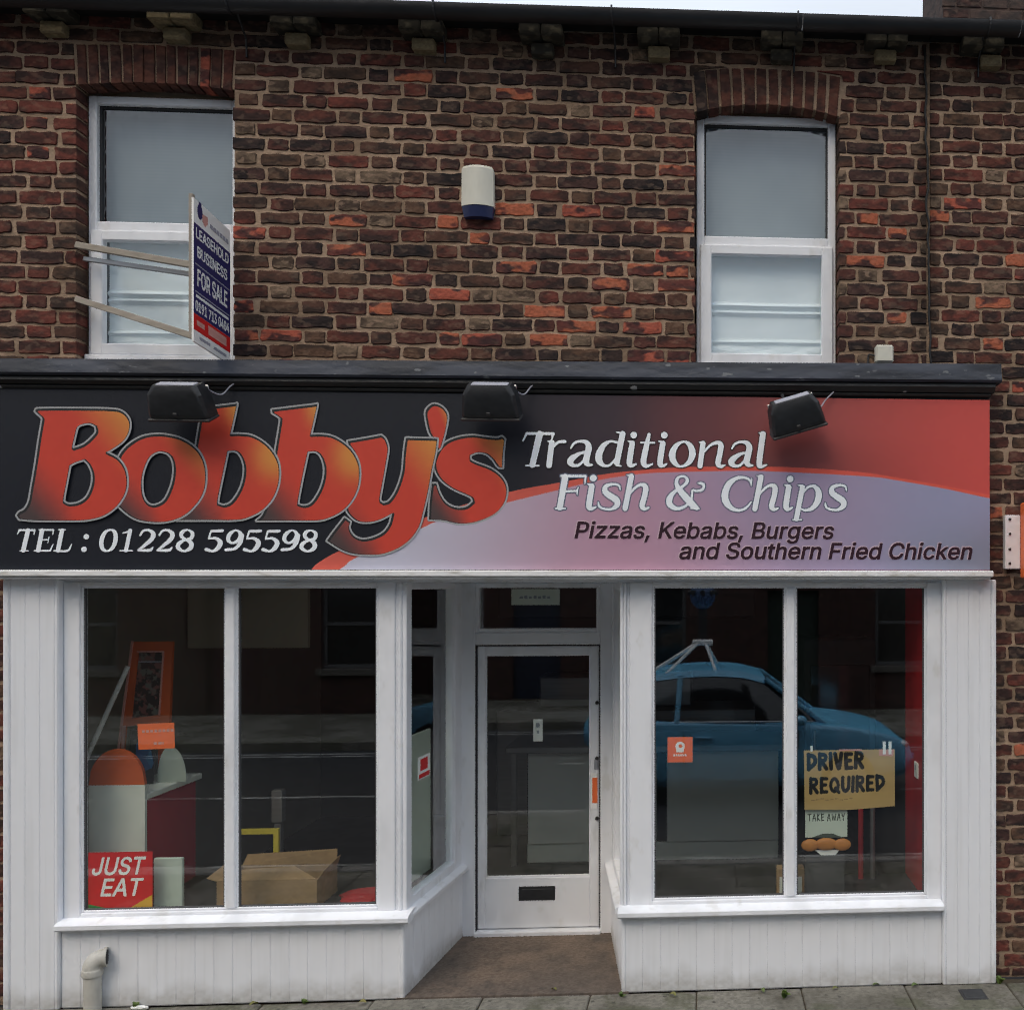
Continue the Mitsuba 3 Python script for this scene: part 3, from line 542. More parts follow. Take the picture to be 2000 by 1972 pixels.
for x, o in ((-2.55, 'terrace_house'), (-1.46, 'terrace_house'), (-0.50, 'terrace_house'), (0.53, 'terrace_house'), (1.62, 'terrace_house_001')):
    z = 5.496 + sl * x
    arc = [(x, -0.205 - 0.064 * math.cos(t), z - 0.064 * math.sin(t)) for t in np.linspace(-0.15, math.pi, 12)]
    put(f'{o}__gutter_bracket', merge(tube(arc, 0.006, 6), tube([(x, -0.145, z), (x, -0.02, z - 0.10), (x, -0.012, z - 0.20)], 0.006, 6)), 'mat_gutter')
put('terrace_house__eaves_board', merge(eaves(-0.138, -0.112, -0.020, 0.03, -5.2, SPLIT), eaves(-0.112, 0.05, -0.018, 0.03, -5.2, SPLIT)), 'mat_blackpaint')
put('terrace_house_001__eaves_board', merge(eaves(-0.138, -0.112, -0.020, 0.03, SPLIT + 0.004, 3.3), eaves(-0.112, 0.05, -0.018, 0.03, SPLIT + 0.004, 3.3)), 'mat_blackpaint')
def roof(xa, xb):
    z = lambda x: 5.545 + sl * x
    return trimesh.convex.convex_hull(np.array([[x, y, z(x) + (y + 0.13) * 0.46 + d] for x in (xa, xb) for y in (-0.13, 3.6) for d in (0, 0.03)] + [[x, 7.4, z(x) + d] for x in (xa, xb) for d in (0, 0.03)]))
put('terrace_house__roof', roof(-5.2, SPLIT), 'mat_roof'); put('terrace_house_001__roof', roof(SPLIT + 0.005, 3.3), 'mat_roof')
ch = put('terrace_house_001__chimney', prism(Polygon([(1.772, 5.9), (2.75, 5.9), (2.75, 7.9), (1.80, 7.9)]), 1.5, 2.2), 'mat_chimney')
for r_ in range(7):
    for j in range(5):
        if r_ < 2 or True:
            xa = 1.785 + j * 0.20 - (0.1 if r_ % 2 else 0)
            xa0, xb0 = max(xa, 1.776), xa + 0.188
            if xb0 - xa0 > 0.05: put(f'{ch}__brick', cbox(xa0, xb0, 1.493, 1.52, 6.36 + r_ * 0.084, 6.431 + r_ * 0.084, 0.006), random.Random(r_ * 9 + j).choice(['mat_brick_3', 'mat_chimney', 'mat_chimney']))
# side and back walls so that the house is closed
put('terrace_house__back_wall', merge(trimesh.creation.box(bounds=[[-5.2, 7.0, 0], [3.3, 7.2, 5.56]]), trimesh.creation.box(bounds=[[-5.2, 0.24, 0], [-5.0, 7.0, 5.56]]), trimesh.creation.box(bounds=[[3.1, 0.24, 0], [3.3, 7.0, 5.56]])), 'mat_dark_interior')
put('terrace_house__upper_floor', trimesh.creation.box(bounds=[[-5.0, 0.24, 2.80], [3.1, 7.0, 3.0]]), 'mat_ceiling')
put('terrace_house__loft_floor', trimesh.creation.box(bounds=[[-5.0, 0.24, 5.40], [3.1, 7.0, 5.5]]), 'mat_ceiling')

# upper windows
def bar(x0, x1, z0, z1, y0, y1, b=0.005): return cbox(x0, x1, y0, y1, z0, z1, b)
def upper_window(i, x0, x1, ztop, crumple):
    w = numbered('terrace_house__window')
    put(f'{w}__frame', merge(bar(x0, x0 + 0.045, 3.617, ztop, 0.098, 0.165), bar(x1 - 0.045, x1, 3.617, ztop, 0.098, 0.165),
        bar(x0 + 0.045, x1 - 0.045, ztop - 0.045, ztop, 0.0985, 0.1645), bar(x0 + 0.045, x1 - 0.045, 4.318, 4.378, 0.0985, 0.1645), bar(x0 + 0.045, x1 - 0.045, 3.617, 3.640, 0.0985, 0.1645)), 'mat_white')
    put(f'{w}__seal', merge(bar(x0 + 0.046, x0 + 0.056, 4.38, ztop - 0.046, 0.128, 0.15, 0), bar(x1 - 0.056, x1 - 0.046, 4.38, ztop - 0.046, 0.128, 0.15, 0), bar(x0 + 0.056, x1 - 0.056, ztop - 0.058, ztop - 0.046, 0.128, 0.15, 0)), 'mat_seal')
    a, b = x0 + 0.022, x1 - 0.020
    put(f'{w}__sash', merge(bar(a, a + 0.066, 3.622, 4.322, 0.078, 0.128), bar(b - 0.066, b, 3.622, 4.322, 0.078, 0.128), bar(a + 0.062, b - 0.062, 4.266, 4.3225, 0.0785, 0.1275), bar(a + 0.062, b - 0.062, 3.6215, 3.684, 0.0785, 0.1275)), 'mat_white')
    put(f'{w}__pane', quad((x0 + 0.04, 0.14, 4.375), (x1 - 0.04, 0.14, 4.375), (x1 - 0.04, 0.14, ztop - 0.04), (x0 + 0.04, 0.14, ztop - 0.04)), 'mat_glass_up')
    put(f'{w}__pane', quad((a + 0.06, 0.115, 3.68), (b - 0.06, 0.115, 3.68), (b - 0.06, 0.115, 4.27), (a + 0.06, 0.115, 4.27)), 'mat_glass_up')
    # blind behind the upper light, crinkled film behind the lower one
    nx, nz = 40, 90
    X, Z = np.meshgrid(np.linspace(x0 + 0.03, x1 - 0.03, nx), np.linspace(3.62, ztop - 0.01, nz), indexing='ij')
    P3 = np.stack([X, Z, Z * 0], -1)
    Y = 0.215 + 0.012 * meshkit.fbm(P3 * np.array([3, 1.2, 1]), 3, i) + 0.004 * meshkit.noise(P3 * np.array([26, 0.6, 1]), i + 4)
    idx = np.arange(nx * nz).reshape(nx, nz)
    F = np.concatenate([np.stack([idx[:-1, :-1], idx[1:, :-1], idx[1:, 1:], idx[:-1, 1:]], -1).reshape(-1, 4)])
    put(f'{w}__blind', (np.stack([X, Y, Z], -1).reshape(-1, 3), F), 'mat_blind', True)
    Z2 = np.linspace(3.66, 4.29, 120); X2 = np.linspace(a + 0.05, b - 0.05, 50)
    X, Z = np.meshgrid(X2, Z2, indexing='ij'); P3 = np.stack([X, Z, Z * 0], -1)
    Y = 0.172 + 0.006 * meshkit.fbm(P3 * np.array([2, 6, 1]), 3, 3 + i)
    for zc, am, sg in ((3.985, 0.016, 0.012), (3.945, 0.013, 0.012), (3.765, 0.012, 0.010)):
        zz = zc + 0.014 * (meshkit.noise(np.stack([X * 2.2, X * 0 + zc * 9, X * 0], -1), i) - 0.5)
        Y = Y - 1.5 * am * np.exp(-((Z - zz) / sg) ** 2)
    low = np.clip((3.80 - Z) / 0.12, 0, 1)
    Y = Y - crumple * low * meshkit.fbm(P3 * np.array([9, 22, 1]), 4, 8 + i)
    idx = np.arange(50 * 120).reshape(50, 120)
    F = np.stack([idx[:-1, :-1], idx[1:, :-1], idx[1:, 1:], idx[:-1, 1:]], -1).reshape(-1, 4)
    put(f'{w}__film', (np.stack([X, np.maximum(Y, 0.118), Z], -1).reshape(-1, 3), F), 'mat_film', True)
    put(f'{w}__window_sill', merge(cbox(x0 + 0.035, x1 - 0.035, -0.10, 0.12, 3.520, 3.548, 0.006), cbox(x0 + 0.001, x1 - 0.001, 0.06, 0.2, 3.549, 3.616, 0.003)), 'mat_white')
    put(f'{w}__room', merge(trimesh.creation.box(bounds=[[x0 - 0.3, 1.2, 3.05], [x1 + 0.3, 1.25, 5.38]])), 'mat_ceiling')
upper_window(0, -3.466, -2.634, 5.088, 0.015)
upper_window(1, -0.036, 0.790, 5.092, 0.030)

# ---------------------------------------------------------------- shopfront
SHOP = thing('shopfront', 'white panelled shopfront with two large display windows and a recessed central door', 'shopfront')
def tilt_prism(pts, y0, y1): return prism(Polygon(pts), y0, y1)
# dark cornice with lead-covered top, rising slightly to the right
cx0, cx1 = -4.3, 1.705
zt = lambda x: 3.534 + (3.587 - 3.534) / 5.444 * (x + 3.739)
zm = lambda x: 3.442 + (3.474 - 3.442) / 5.444 * (x + 3.739)
zb = lambda x: 3.396 + (3.416 - 3.396) / 5.4 * (x + 3.766)
put('shopfront__cornice', merge(
    trimesh.convex.convex_hull(np.array([[x, y, z] for x in (cx0, cx1) for y, z in ((-0.195, zm(x) + 0.003), (-0.205, zm(x) + 0.015), (-0.190, zt(x) - 0.004), (-0.178, zt(x)), (0.005, zt(x) + 0.018), (0.005, zm(x)))]))), 'mat_ledge')
put('shopfront__cornice_moulding', merge(
    trimesh.convex.convex_hull(np.array([[x, y, z] for x in (cx0, cx1 - 0.03) for y, z in ((-0.180, zm(x) - 0.002), (-0.182, zm(x) - 0.02), (-0.160, zb(x) + 0.008), (0.0, zb(x) + 0.008), (0.0, zm(x) - 0.002))])),
    trimesh.convex.convex_hull(np.array([[x, y, z] for x in (cx0, cx1 - 0.05) for y, z in ((-0.150, zb(x) + 0.006), (-0.158, zb(x) - 0.004), (-0.150, zb(x) - 0.014), (0.0, zb(x) - 0.014), (0.0, zb(x) + 0.006))]))), 'mat_blackpaint')
put('shopfront__fascia_board', prism(Polygon([(-3.80, 2.403), (1.650, 2.403), (1.650, zb(1.65) - 0.016), (-3.80, zb(-3.8) - 0.016)]), -0.128, 0.004), 'mat_blackpaint')
put('shopfront__beam', merge(cbox(-3.86, 1.664, -0.185, 0.0, 2.366, 2.402, 0.006), cbox(-3.86, 1.650, -0.168, 0.0, 2.353, 2.365, 0.004)), 'mat_beam')
put('shopfront__soffit', prism(Polygon([(-3.6, 2.336), (1.4, 2.336), (1.4, 2.352), (-3.6, 2.352)]), -0.04, 1.05), 'mat_white')
def boards(prefix, x0, x1, z0, z1, y, n, first=0.0, t=0.018):
    w = (x1 - x0) / n
    for i in range(n):
        a, b = x0 + i * w, x0 + (i + 1) * w
        put(f'{prefix}__board', cbox(a + 0.0003, b - 0.0003, y - rng.uniform(0, 0.0008), y + t, z0, z1, 0.0022), 'mat_upvc')
def pilaster(x0, x1, n, capl, capr):
    p = numbered('shopfront__pilaster')
    put(f'{p}__core', cbox(x0 + 0.004, x1 - 0.004, -0.085, 0.02, 0.0, 2.352, 0.002), 'mat_board_core')
    boards(p, x0 + capl, x1 - capr, 0.004, 2.352, -0.09, n)
    if capl: put(f'{p}__edge_trim', cbox(x0, x0 + capl - 0.002, -0.097, 0.02, 0.003, 2.352, 0.006), 'mat_upvc')
    if capr: put(f'{p}__edge_trim', cbox(x1 - capr + 0.002, x1, -0.097, 0.02, 0.003, 2.352, 0.006), 'mat_upvc')
    return p
pilaster(-3.797, -3.508, 3, 0.036, 0.022)
pilaster(1.390, 1.704, 4, 0.020, 0.030)
ZG0, ZG1 = 0.527, 2.302
def display_window(x0, x1, gl, m0, m1, gr):
    w = numbered('shopfront__window')
    y0, y1 = -0.055, 0.02
    put(f'{w}__frame', merge(bar(x0, gl - 0.012, 0.456, 2.335, y0, y1), bar(gr + 0.012, x1, 0.456, 2.335, y0, y1), bar(gl - 0.012, gr + 0.012, 2.310, 2.335, y0 + 0.0006, y1), bar(gl - 0.012, gr + 0.012, 0.456, ZG0 - 0.012, y0 + 0.0006, y1),
        bar(gl - 0.0125, gl, ZG0 - 0.012, 2.31, -0.046, 0.0, 0.004), bar(gr, gr + 0.0125, ZG0 - 0.012, 2.31, -0.046, 0.0, 0.004), bar(gl, gr, ZG1, ZG1 + 0.0085, -0.0465, 0.0, 0.003), bar(gl, gr, ZG0 - 0.0125, ZG0, -0.0465, 0.0, 0.003)), 'mat_white')
    put(f'{w}__mullion', merge(bar(m0 + 0.010, m1 - 0.010, ZG0 - 0.002, ZG1 + 0.002, -0.060, 0.018, 0.007), bar(m0, m1, ZG0 - 0.001, ZG1 + 0.001, -0.046, 0.0, 0.004)), 'mat_white')
    put(f'{w}__pane', quad((gl - 0.005, -0.03, ZG0 - 0.005), (m0 + 0.005, -0.03, ZG0 - 0.005), (m0 + 0.005, -0.03, ZG1 + 0.005), (gl - 0.005, -0.03, ZG1 + 0.005)), 'mat_glass')
    put(f'{w}__pane', quad((m1 - 0.005, -0.0302, ZG0 - 0.005), (gr + 0.005, -0.0302, ZG0 - 0.005), (gr + 0.005, -0.0302, ZG1 + 0.005), (m1 - 0.005, -0.0302, ZG1 + 0.005)), 'mat_glass')
    put(f'{w}__gasket', merge(bar(gl, gl + 0.007, ZG0, ZG1, -0.037, -0.02, 0), bar(gr - 0.007, gr, ZG0, ZG1, -0.037, -0.02, 0), bar(gl, gr, ZG0, ZG0 + 0.007, -0.0372, -0.02, 0), bar(m0 - 0.007, m0, ZG0, ZG1, -0.037, -0.02, 0), bar(m1, m1 + 0.007, ZG0, ZG1, -0.037, -0.02, 0)), 'mat_gasket')
display_window(-3.506, -1.725, -3.407, -2.657, -2.582, -1.832)
display_window(-0.417, 1.388, -0.276, 0.468, 0.543, 1.291)
# grooved corner posts
put('shopfront__corner_post', merge(*[bar(a, b, 0.456, 2.335, y, 0.02, 0.006) for a, b, y in ((-1.724, -1.708, -0.048), (-1.708, -1.688, -0.058))], cbox(-1.688, -1.662, -0.05, 0.05, 0.456, 2.335, 0.006)), 'mat_white')
put('shopfront__corner_post', merge(*[bar(a, b, 0.456, 2.335, y, 0.02, 0.006) for a, b, y in ((-0.432, -0.418, -0.048), (-0.450, -0.434, -0.058))], cbox(-0.472, -0.452, -0.05, 0.05, 0.456, 2.335, 0.006)), 'mat_white')
# stall risers and sills
def riser(A, B, side, n, h, prefix='shopfront__stall_riser'):
    p = numbered(prefix); L = float(np.linalg.norm(np.array(B) - np.array(A)))
    put(f'{p}__core', local(cbox(0.003, L - 0.003, -0.06, 0.002, 0.0, h, 0.002), A, B, side), 'mat_board_core')
    for i in range(n):
        a, b = L * i / n, L * (i + 1) / n
        put(f'{p}__board', local(cbox(a + 0.0003, b - 0.0003, -0.012, 0.006 + rng.uniform(0, 0.0008), 0.006, h, 0.0022), A, B, side), 'mat_upvc')
riser((-3.506, -0.066), (-1.690, -0.066), 1, 18, 0.446)
riser((-0.442, -0.066), (1.388, -0.066), 1, 18, 0.446)
LA, LB, RA, RB = (-1.676, -0.06), (-1.578, 0.93), (-0.452, -0.06), (-0.610, 0.93)
riser(LA, LB, 1, 8, 0.436); riser(RA, RB, -1, 8, 0.436)
put('shopfront__corner_trim', merge(cbox(-1.698, -1.668, -0.078, -0.045, 0.004, 0.446, 0.007), cbox(-0.462, -0.434, -0.078, -0.045, 0.004, 0.446, 0.007)), 'mat_upvc')
def sill(x0, x1): return trimesh.convex.convex_hull(np.array([[x, y, z] for x in (x0, x1) for y, z in ((-0.128, 0.442), (-0.135, 0.450), (-0.135, 0.472), (-0.126, 0.480), (-0.05, 0.492), (0.02, 0.492), (0.02, 0.438), (-0.11, 0.438))]))
put('shopfront__sill', sill(-3.507, -1.632), 'mat_white', 40); put('shopfront__sill', sill(-0.478, 1.386), 'mat_white', 40)
def rsill(A, B, side):
    L = float(np.linalg.norm(np.array(B) - np.array(A)))
    return local(trimesh.convex.convex_hull(np.array([[s, n, z] for s in (0.02, L + 0.01) for n, z in ((0.040, 0.442), (0.045, 0.450), (0.045, 0.468), (0.036, 0.477), (-0.02, 0.489), (-0.09, 0.489), (-0.09, 0.437), (0.03, 0.437))])), A, B, side)
put('shopfront__return_sill', rsill(LA, LB, 1), 'mat_white', 40); put('shopfront__return_sill', rsill(RA, RB, -1), 'mat_white', 40)
def return_window(A, B, side):
    w = numbered('shopfront__return_window'); L = float(np.linalg.norm(np.array(B) - np.array(A)))
    b = lambda s0, s1, z0, z1, n0, n1, c=0.005: local(cbox(s0, s1, n0, n1, z0, z1, c), A, B, side)
    put(f'{w}__frame', merge(b(0.03, 0.095, 0.45, 2.335, -0.065, 0.0), b(0.83, L, 0.45, 2.335, -0.065, 0.0), b(0.095, 0.83, 2.295, 2.335, -0.0645, -0.0005), b(0.095, 0.83, 0.45, 0.535, -0.0645, -0.0005), b(0.0955, 0.107, 0.535, 2.295, -0.055, -0.01, 0.003), b(0.818, 0.8295, 0.535, 2.295, -0.055, -0.01, 0.003)), 'mat_white')
    put(f'{w}__pane', local(trimesh.Trimesh([[0.10, -0.03, 0.53], [0.825, -0.03, 0.53], [0.825, -0.03, 2.30], [0.10, -0.03, 2.30]], [[0, 1, 2], [0, 2, 3]], process=False), A, B, side), 'mat_glass')
    return w
return_window(LA, LB, 1); return_window(RA, RB, -1)
# door set at the back of the recess
put('shopfront__door_frame', merge(bar(-1.60, -1.497, 0.0, 2.335, 0.885, 0.97), bar(-0.679, -0.575, 0.0, 2.335, 0.885, 0.97), bar(-1.497, -0.679, 1.925, 2.005, 0.8855, 0.9695), bar(-1.497, -0.679, 2.300, 2.335, 0.8855, 0.9695),
    bar(-1.497, -1.470, 2.005, 2.30, 0.89, 0.96), bar(-0.706, -0.679, 2.005, 2.30, 0.89, 0.96), bar(-1.470, -0.706, 2.005, 2.032, 0.8905, 0.96)), 'mat_white')
put('shopfront__door_frame__seal', merge(bar(-1.4968, -1.4895, 0.03, 1.9245, 0.90, 0.96, 0), bar(-0.6865, -0.6792, 0.03, 1.9245, 0.90, 0.96, 0), bar(-1.4968, -0.6792, 1.917, 1.9245, 0.9005, 0.96, 0)), 'mat_seal')
put('shopfront__transom_pane', quad((-1.475, 0.93, 2.028), (-0.70, 0.93, 2.028), (-0.70, 0.93, 2.303), (-1.475, 0.93, 2.303)), 'mat_glass')
put('shopfront__threshold', cbox(-1.50, -0.675, 0.86, 0.97, 0.004, 0.036, 0.006), 'mat_white')
D = 'shopfront__door'
put(f'{D}__leaf', merge(bar(-1.488, -1.436, 0.044, 1.916, 0.915, 0.955), bar(-0.749, -0.688, 0.044, 1.916, 0.915, 0.955), bar(-1.436, -0.749, 1.848, 1.916, 0.9154, 0.9546), bar(-1.436, -0.749, 0.044, 0.380, 0.9154, 0.9546),
    bar(-1.437, -1.428, 0.38, 1.848, 0.92, 0.945, 0.003), bar(-0.757, -0.748, 0.38, 1.848, 0.92, 0.945, 0.003), bar(-1.428, -0.757, 0.380, 0.389, 0.9205, 0.945, 0.003)), 'mat_white')
put(f'{D}__pane', quad((-1.433, 0.935, 0.384), (-0.752, 0.935, 0.384), (-0.752, 0.935, 1.852), (-1.433, 0.935, 1.852)), 'mat_glass')
put(f'{D}__letter_slot', merge(cbox(-1.217, -0.979, 0.9085, 0.917, 0.227, 0.321, 0.004), cbox(-1.200, -0.996, 0.903, 0.9095, 0.243, 0.306, 0.004)), 'mat_black_metal'); plabel(f'{D}__letter_slot', 'black letter plate')
put(f'{D}__lock', merge(cbox(-0.722, -0.694, 0.906, 0.916, 1.09, 1.16, 0.004), tube([(-0.708, 0.918, 1.135), (-0.708, 0.890, 1.135)], 0.013, 14)), 'mat_alloy', 30)
for z in (1.535, 1.165, 0.765): put(f'{D}__bolt', tube([(-0.703, 0.918, z), (-0.703, 0.905, z)], 0.0125, 12), 'mat_seal')
put(f'{D}__hand_plate', cbox(-0.745, -0.700, 0.9095, 0.9145, 0.825, 1.07, 0.003), 'mat_white_print')

# ---------------------------------------------------------------- room behind the glass
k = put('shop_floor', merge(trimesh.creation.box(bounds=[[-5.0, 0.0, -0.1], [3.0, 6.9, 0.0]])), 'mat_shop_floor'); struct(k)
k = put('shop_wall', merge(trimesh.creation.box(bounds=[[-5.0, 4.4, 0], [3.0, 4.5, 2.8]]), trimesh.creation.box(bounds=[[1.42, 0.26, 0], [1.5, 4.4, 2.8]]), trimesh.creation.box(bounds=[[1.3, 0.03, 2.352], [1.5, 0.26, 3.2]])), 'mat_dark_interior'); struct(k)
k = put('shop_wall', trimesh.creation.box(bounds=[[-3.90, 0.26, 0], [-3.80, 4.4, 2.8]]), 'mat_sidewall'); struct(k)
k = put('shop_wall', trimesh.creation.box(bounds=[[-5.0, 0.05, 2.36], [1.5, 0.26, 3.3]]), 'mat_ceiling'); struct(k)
k = put('shop_ceiling', trimesh.creation.box(bounds=[[-5.0, 0.25, 2.62], [3.0, 4.4, 2.70]]), 'mat_ceiling'); struct(k)
put('shopfront__window_bed', cbox(-3.75, -1.71, 0.02, 0.85, 0.40, 0.452, 0.003), 'mat_dark_panel')
put('shopfront__window_bed', cbox(-0.40, 1.40, 0.02, 0.60, 0.40, 0.452, 0.003), 'mat_dark_panel')
put('shopfront__side_panel', cbox(1.312, 1.345, 0.01, 0.60, 0.452, 2.36, 0.003), 'mat_redwall'); plabel('shopfront__side_panel', 'red panel lining the right side of the window')
put('shopfront__side_panel', cbox(-3.795, -3.765, 0.03, 0.50, 0.452, 2.36, 0.003), 'mat_sidewall')
# ---------------------------------------------------------------- shop sign (artwork in millimetres from the lower left corner)
S = thing('shop_sign', 'long black, red and lilac fascia sign with large flame red lettering above the shop windows', 'shop sign')
YS = -0.140
put('shop_sign__panel', cbox(-3.785, 1.652, YS, -0.129, 2.404, 3.386, 0.002), 'mat_sign_bg')
def art(pts): return [(SX0 + x / 1000, SZ0 + z / 1000) for x, z in pts]
def smooth_line(p): return [tuple(q) for q in spline([(a, b, 0) for a, b in p], 6)[:, :2]]
UP, LOW = smooth_line(art(ARC_UP)), smooth_line(art(ARC_LOW))
UP[-1] = (1.652, UP[-1][1]); LOW[-1] = (1.652, LOW[-1][1])
put('shop_sign__red_band', prism(Polygon(UP + LOW[::-1]).buffer(0), YS - 0.0012, YS - 0.0004), 'mat_sign_band')
put('shop_sign__lilac_field', prism(Polygon(LOW + [(1.652, 2.406)]).buffer(0), YS - 0.0022, YS - 0.0006), 'mat_sign_lilac')
def rounded(p, sharp=50):
    p = np.array(p, float); n = len(p); out = []
    ang = []
    for i in range(n):
        a, b = p[i] - p[i - 1], p[(i + 1) % n] - p[i]
        ang.append(abs(math.degrees(math.atan2(a[0] * b[1] - a[1] * b[0], a @ b))))
    for i in range(n):
        q0, q1, q2, q3 = p[i - 1], p[i], p[(i + 1) % n], p[(i + 2) % n]
        if ang[i] > sharp: q0 = 2 * q1 - q2
        if ang[(i + 1) % n] > sharp: q3 = 2 * q2 - q1
        for t in (0, 0.2, 0.4, 0.6, 0.8):
            out.append(0.5 * (2 * q1 + (q2 - q0) * t + (2 * q0 - 5 * q1 + 4 * q2 - q3) * t * t + (3 * q1 - q0 - 3 * q2 + q3) * t ** 3))
    return out
for i, (ch, outer, holes) in enumerate(BOBBY):
    g = Polygon(rounded(outer)).buffer(0)
    for h in holes: g = g.difference(Polygon(rounded(h)).buffer(0))
    g = affinity.translate(affinity.scale(g, 0.001, 0.001, origin=(0, 0)), SX0, SZ0)
    y = YS - 0.0028 - (6 - i) * 0.0016
    red = affinity.translate(g.buffer(-0.0075), 0.004, -0.005)
    L = put('shop_sign__letter', prism(red, y - 0.0012, y), 'mat_flame')
    m = prism(red, y - 0.0012, y); b = m.bounds
    uv = np.stack([(m.vertices[:, 0] - b[0, 0]) / (b[1, 0] - b[0, 0]), (m.vertices[:, 2] - b[0, 2]) / (b[1, 2] - b[0, 2])], 1)
    scene[L] = mikit.ply(m, 'mat_flame_b' if ch == 'b' else 'mat_flame', False, uv=uv)
    put(f'{L}__black_edge', prism(g, y - 0.0008, y + 0.0002), 'mat_ink')
    put(f'{L}__silver_outline', prism(g.buffer(0.0095).simplify(0.0005), y - 0.0004, y + 0.0004), 'mat_silver')
def line(key, spec, k, mat_, outline=None, ow=0.005):
    ps = []
    for g, x, z in spec:
        q = affinity.translate(affinity.scale(pen(GLYPH[g]), k, k, origin=(0, 0)), SX0 + x / 1000, SZ0 + z / 1000)
        if q.is_valid is False: q = q.buffer(0)
        ps.append((g, q))
    for g, q in ps:
        if g == ':':
            for d in polys(q): put('shop_sign__colon_dot', prism(d, YS - 0.0046, YS - 0.0026), mat_)
            continue
        L = put(f'shop_sign__{key}', prism(q, YS - 0.0046, YS - 0.0026), mat_)
        if outline: put(f'{L}__outline', prism(q.buffer(ow).simplify(0.0004), YS - 0.0036, YS - 0.0024), outline)
KB, KT = 0.000537, 0.000553
line('white_letter', TRADITIONAL, KB, 'mat_letter_white', 'mat_ink', 0.0045)
line('white_letter', FISH, KB, 'mat_letter_white', 'mat_slate_print', 0.006)
line('telephone_digit', TEL, KT, 'mat_letter_white')
def from_trimesh_text(text, h, w, x, z, shear=0.2):
    m = sans(text, h, w, True, shear, 0.001)
    return m, (SX0 + x / 1000, SZ0 + z / 1000)
def small_line(text, h, w, x, z):
    m, (X, Z) = from_trimesh_text(text, h, w, x, z)
    k = put('shop_sign__menu_line', flat(m, (X, YS - 0.0042, Z), *FRONT), 'mat_dark_print')
    glow = [(-0.004, 0.004), (-0.005, 0), (0, 0.005), (-0.0025, 0.005)]
    put(f'{k}__pale_edge', merge(*[flat(m, (X + a, YS - 0.0028 - 0.0001 * i, Z + b), *FRONT) for i, (a, b) in enumerate(glow)]), 'mat_glow_print')
small_line('Pizzas, Kebabs, Burgers', 0.089, 1.455, 3051, 180)
small_line('and Southern Fried Chicken', 0.089, 1.675, 3632, 65)

# ---------------------------------------------------------------- floodlights on the cornice
def floodlight(x, z, roll, label, tiltdeg=30):
    f = thing('floodlight', label, 'floodlight', 'black floodlights aimed at the shop sign')
    def place(m):
        m = rot(m, tiltdeg, [1, 0, 0], [0, 0, 0]); m = rot(m, roll, [0, 1, 0], [0, 0, 0]); return move(m, x, -0.315, z)
    pts = []
    for (w, d0, d1, zz) in ((0.112, -0.045, 0.05, 0.092), (0.138, -0.066, 0.055, 0.045), (0.150, -0.066, 0.06, -0.055), (0.152, -0.056, 0.062, -0.078)):
        for s in (-1, 1):
            for a in (0.0, 0.55, 1.0):
                pts += [(s * (w - 0.028 * (1 - a)), d0 + 0.022 * a * a, zz), (s * w, d1, zz)]
    body = trimesh.convex.convex_hull(np.array(pts))
    put(f'{f}__housing', place(body), 'mat_black_metal', 25)
    put(f'{f}__visor', place(cbox(-0.158, 0.158, -0.060, 0.066, -0.096, -0.080, 0.006)), 'mat_seal')
    put(f'{f}__glass', place(cbox(-0.13, 0.13, 0.061, 0.066, -0.065, 0.075, 0.002)), 'mat_lens')
    put(f'{f}__latch', place(cbox(-0.018, 0.006, -0.074, -0.055, -0.062, -0.044, 0.004)), 'mat_seal')
    put(f'{f}__bracket', merge(tube([(x - 0.06, -0.285, z + 0.07), (x - 0.06, -0.20, z + 0.125), (x - 0.06, -0.145, z + 0.135)], 0.009, 8), tube([(x + 0.06, -0.285, z + 0.07), (x + 0.06, -0.20, z + 0.125), (x + 0.06, -0.145, z + 0.135)], 0.009, 8)), 'mat_seal')
    cap = rot(rot(cbox(-0.095, 0.10, -0.03, 0.03, 0.090, 0.098, 0.004), tiltdeg, [1, 0, 0]), roll, [0, 1, 0])
    put(f'{f}__cap', move(cap, x, -0.315, z), 'mat_grey_print')  # pale grey strip standing for the white peeled highlight along the top
    put(f'{f}__cable', tube(spline([(x + 0.10, -0.285, z + 0.085, 0), (x + 0.15, -0.20, z + 0.06, 0), (x + 0.19, -0.175, z + 0.11, 0), (x + 0.235, -0.16, z + 0.155, 0)], 6)[:, :3], 0.004, 6), 'mat_grey_print')
floodlight(-2.755, 3.290, 0, 'black floodlight leftmost on the cornice, above the first two large red letters', 24)
floodlight(-1.140, 3.312, 0, 'black floodlight in the middle of the cornice, left of the white lettering', 24)
floodlight(0.508, 3.262, -17, 'black floodlight tilted askew over the red end of the sign', 24)

# ---------------------------------------------------------------- things on the upper wall
A = thing('alarm_box', 'cream alarm box with dark blue base on the brick wall between the upper windows', 'alarm box')
def lens_shape(w0, w1, z0, z1, d0, d1):
    pts = []
    for t in np.linspace(-1, 1, 9):
        bulge = (1 - t * t)
        for w, z, d in ((w0, z0, d0), (w1, z1, d1)):
            pts += [(t * w, -d * (0.55 + 0.45 * bulge), z), (t * w, 0.0, z)]
    return trimesh.convex.convex_hull(np.array(pts))
put('alarm_box__cover', move(merge(lens_shape(0.090, 0.088, -0.085, 0.125, 0.075, 0.075), lens_shape(0.088, 0.078, 0.125, 0.142, 0.075, 0.062)), -1.272, -0.002, 4.548), 'mat_alarm', 30)
put('alarm_box__blue_lens', move(lens_shape(0.078, 0.088, -0.145, -0.087, 0.055, 0.072), -1.272, -0.002, 4.548), 'mat_alarm_blue', 30)
J = thing('junction_box', 'small cream junction box on the brick wall just above the cornice', 'junction box')
put('junction_box__body', cbox(1.003, 1.108, -0.058, 0.004, 3.612, 3.716, 0.010), 'mat_alarm')
